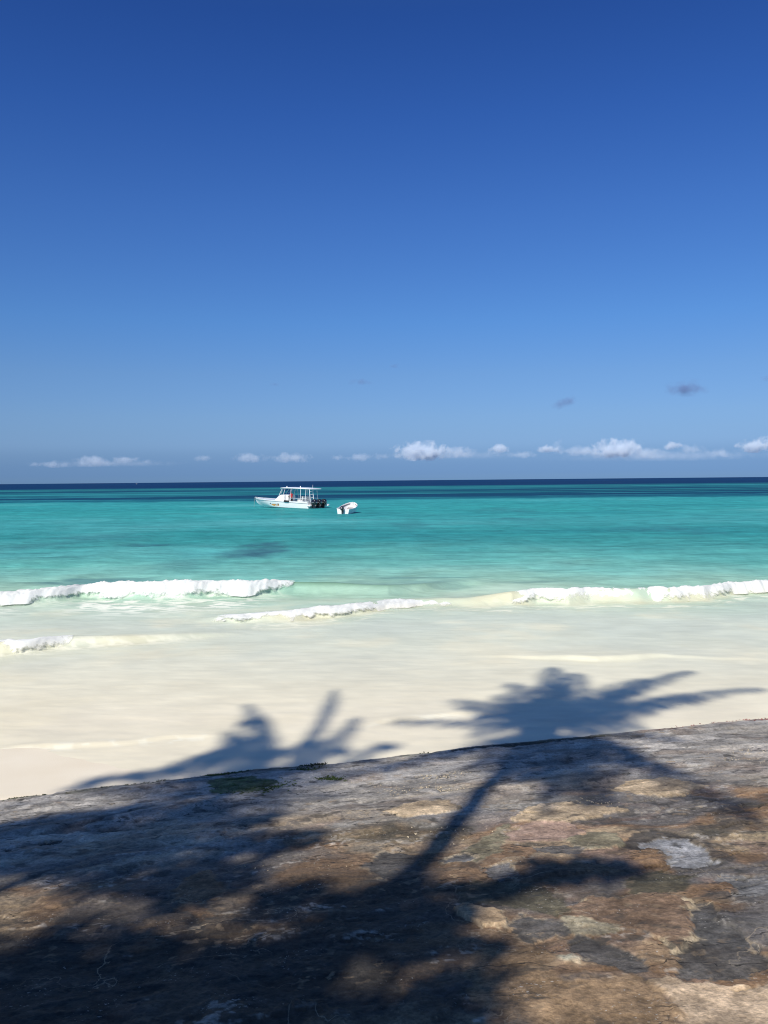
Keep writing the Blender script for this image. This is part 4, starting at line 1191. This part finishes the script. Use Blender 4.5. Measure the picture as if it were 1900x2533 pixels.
def unit_hull(seed):
    bm = bmesh.new()
    bmesh.ops.create_icosphere(bm, subdivisions=3, radius=1.0)
    rnd = random.Random(seed); ph = [rnd.uniform(0, 6) for _ in range(6)]
    for v in bm.verts:
        p = v.co.copy()
        k = 1.0 + .10 * math.sin(4 * p.x + ph[0]) * math.cos(3 * p.z + ph[1]) + .07 * math.sin(7 * p.x + ph[2] + 2 * p.y)
        v.co = p * k
        if v.co.z < -.55: v.co.z = -.55 + (v.co.z + .55) * .3
    me = bpy.data.meshes.new('cloud'); bm.to_mesh(me); bm.free()
    return me
CLOUD_D = 11000.0
def cloud(px, py, w, h, mat, label, i, group='clouds low along the horizon'):
    p = at_y(px, py, CLOUD_D)
    me = unit_hull(i); me.materials.append(mat)
    o = bpy.data.objects.new('cloud', me); col.objects.link(o)
    s_ = CLOUD_D / F_PX
    o.location = p; o.scale = (w * .78 * s_, max(w, h) * .5 * s_, h * .80 * s_)
    tag(o, label, 'cloud', group)
    return o
CL = [
    (137, 1149, 56, 15, CL_FAINT, 'leftmost long faint cloud streak low over the horizon'),
    (86, 1148, 30, 10, CL_WISP, 'barely visible cloud scrap nearest the left edge of the sky'),
    (232, 1142, 80, 24, CL_FAINT, 'puffy white cloud, largest of those left of the boat'),
    (309, 1138, 58, 14, CL_FAINT, 'flat faint cloud just right of the largest left-hand puff'),
    (361, 1142, 32, 9, CL_WISP, 'very faint small scrap between two pale clouds at the left'),
    (498, 1134, 40, 14, CL_FAINT, 'small lone white cloud halfway from the left edge to the boat'),
    (618, 1134, 66, 20, CL_FAINT, 'pale cloud above the bow of the motor boat'),
    (722, 1133, 78, 22, CL_FAINT, 'pale stretched cloud right above the hardtop of the motor boat'),
    (839, 1132, 36, 13, CL_FAINT, 'small pale cloud right above the dinghy'),
    (890, 1133, 48, 17, CL_FAINT, 'pale flat cloud just right of the one above the dinghy'),
    (942, 1129, 30, 15, CL_FAINT, 'small slanted cloud beside the big bright cumulus near the middle'),
    (1042, 1118, 108, 42, CL_BRIGHT, 'big bright white cumulus near the middle, the largest cloud'),
    (1126, 1119, 84, 25, CL_FAINT, 'softer tail of cloud trailing right of the big middle cumulus'),
    (1236, 1110, 44, 18, CL_BRIGHT, 'small bright cap of cloud alone right of the middle'),
    (1222, 1120, 40, 16, CL_WISP, 'thin wisp slanting under the small bright cloud cap'),
    (1294, 1126, 60, 15, CL_WISP, 'very thin low cloud streak between two bright caps'),
    (1352, 1111, 46, 16, CL_BRIGHT, 'bright narrow cloud with a thin plume rising at its right end'),
    (1379, 1108, 32, 32, CL_WISP, 'thin upright plume of cloud at the right'),
    (1442, 1117, 92, 21, CL_FAINT, 'long faint shelf of cloud left of the tall right-hand cumulus'),
    (1528, 1110, 96, 40, CL_BRIGHT, 'tall white cumulus standing in the right-hand cloud bank'),
    (1600, 1121, 80, 24, CL_FAINT, 'hazy cloud trailing right of the tall right-hand cumulus'),
    (1663, 1103, 38, 18, CL_BRIGHT, 'small bright round puff at the right'),
    (1709, 1111, 48, 21, CL_FAINT, 'slanted pale puff just right of the small round one'),
    (1785, 1120, 60, 20, CL_WISP, 'thin veil of cloud left of the bright cumulus at the right edge'),
    (1866, 1104, 62, 28, CL_BRIGHT, 'bright cumulus nearest the right edge of the sky'),
    (1900, 1092, 40, 24, CL_BRIGHT, 'bright cloud top cut by the right edge of the sky'),
]
CL += [(1640, 1128, 420, 22, CL_VEIL, 'long thin veil of cloud behind the right-hand cumulus row'),
       (1120, 1127, 300, 16, CL_VEIL, 'long thin veil of cloud under the big middle cumulus'),
       (260, 1147, 300, 14, CL_VEIL, 'long thin veil of cloud low at the left'),
       (1500, 1122, 70, 24, CL_FAINT, 'soft low shoulder of cloud left of the tall right-hand cumulus'),
       (1085, 1122, 60, 24, CL_FAINT, 'soft right shoulder of the big middle cumulus')]
for i, c_ in enumerate(CL): cloud(*c_, i)
CD = [
    (1698, 962, 84, 34, CL_DARK, 'grey wedge of shaded cloud high at the right, the largest dark cloud'),
    (1397, 997, 58, 20, CL_DARK, 'small slanted grey cloud lower left of the largest dark cloud'),
    (893, 945, 48, 14, CL_DIM, 'faint flat grey cloud scrap high above the dinghy'),
    (976, 905, 30, 10, CL_DIM, 'tiny grey cloud scrap, highest near the middle of the sky'),
    (1896, 935, 30, 16, CL_DIM, 'dim grey cloud scrap at the right edge of the sky'),
    (681, 951, 26, 9, CL_DIM, 'hardly visible grey cloud speck high above the motor boat'),
]
for i, c_ in enumerate(CD):
    o = cloud(*c_, 100 + i, 'small grey clouds high above the horizon')
    if i == 1: o.rotation_euler = (0, R(-22), 0)

# ------------------------------------------------------------------ weed fringe, slime tufts and shell grit on the rock
def scatter(name, label, pts, mat, size, seed, upright=.6):
    rnd = random.Random(seed)
    V, F = [], []
    for (x, y, z) in pts:
        for k in range(3):
            s_ = size * rnd.uniform(.5, 1.5); a = rnd.uniform(0, 6.28)
            d = np.array([math.cos(a), math.sin(a), 0]); u = np.array([rnd.uniform(-.5, .5), rnd.uniform(-.5, .5), upright])
            p = np.array([x, y, z]) + np.array([rnd.uniform(-.5, .5), rnd.uniform(-.5, .5), 0]) * size
            o = len(V)
            V += [p - d * s_ * .30, p + d * s_ * .30, p + d * s_ * .22 + u * s_ * .6, p + u * s_ + d * s_ * rnd.uniform(-.4, .4)]
            F.append((o, o + 1, o + 2, o + 3))
    me = bpy.data.meshes.new(name); me.from_pydata([tuple(v) for v in V], [], F); me.materials.append(mat)
    o = bpy.data.objects.new(name, me); col.objects.link(o)
    tag(o, label, kind='stuff')
WEED = paint('dark_weed', (.040, .048, .018), .7, .3, .4, 5)
ALGA = paint('green_alga', (.085, .12, .028), .7, .3, .5, 3)
REDW = paint('red_weed', (.24, .055, .05), .7, .3, .4, 5)
GRIT = paint('shell_grit', (.55, .46, .32), .7, .3, .35, 7)
rnd = random.Random(4)
pts = []
for i in range(2600):
    px = rnd.uniform(-60, 1180); ey = np.interp(px, [p[0] for p in EDGE_PX], [p[1] for p in EDGE_PX])
    p = at_z(px, ey, EDGE_Z)
    if vnoise(np.array(p[0] * 2.3), np.array(3.0), 8) + .8 * vnoise(np.array(p[0] * 9), np.array(1.0), 9) < rnd.uniform(-.2, 1.1): continue
    y = p[1] - abs(rnd.gauss(-.03, .10)); pts.append((p[0], y, float(shelf_z(p[0], y)) - .012))
scatter('shore_weed', 'dark weed fringe along the seaward edge of the rock', pts, WEED, .026, 1)
pts = []
for cx, cy, rx, ry, n in ((555, 1908, 55, 9, 420), (600, 1940, 95, 17, 900), (750, 1905, 40, 6, 120), (520, 1918, 30, 6, 120), (820, 1925, 40, 6, 80)):
    for i in range(n):
        px, py = rnd.gauss(cx, rx * .5), rnd.gauss(cy, ry * .5)
        p = at_shelf(px, py)
        if inland(p[0], p[1]) < .02: continue
        pts.append((p[0], p[1], p[2] - .008))
scatter('green_algae', 'green algae growing on the rock edge left of the middle', pts, ALGA, .030, 2, .35)
pts = []
for i in range(240):
    px = rnd.uniform(1620, 1930); ey = np.interp(px, [p[0] for p in EDGE_PX], [p[1] for p in EDGE_PX])
    if rnd.random() > ((px - 1600) / 320) ** 1.5: continue
    p = at_z(px, ey + rnd.uniform(-1, 14), EDGE_Z)
    pts.append((p[0], p[1], float(shelf_z(p[0], p[1])) - .012))
scatter('red_seaweed', 'reddish seaweed on the rock edge at the right', pts, REDW, .024, 3, .4)
pts = []
for cx, cy, rx, ry, n in ((1075, 1920, 45, 6, 60), (1130, 1912, 25, 5, 30), (1060, 1952, 110, 12, 120), (1180, 1952, 40, 9, 45), (1010, 1965, 50, 4, 40), (1800, 1880, 90, 12, 90), (1850, 1860, 50, 8, 40), (1480, 1985, 70, 12, 40), (1100, 2060, 120, 30, 40), (760, 2150, 120, 20, 50)):
    for i in range(n):
        p = at_shelf(rnd.gauss(cx, rx * .6), rnd.gauss(cy, ry * .6))
        pts.append((p[0], p[1], p[2] - .004))
scatter('shell_grit', 'small pale shell bits scattered on the rock', pts, GRIT, .013, 6, .5)
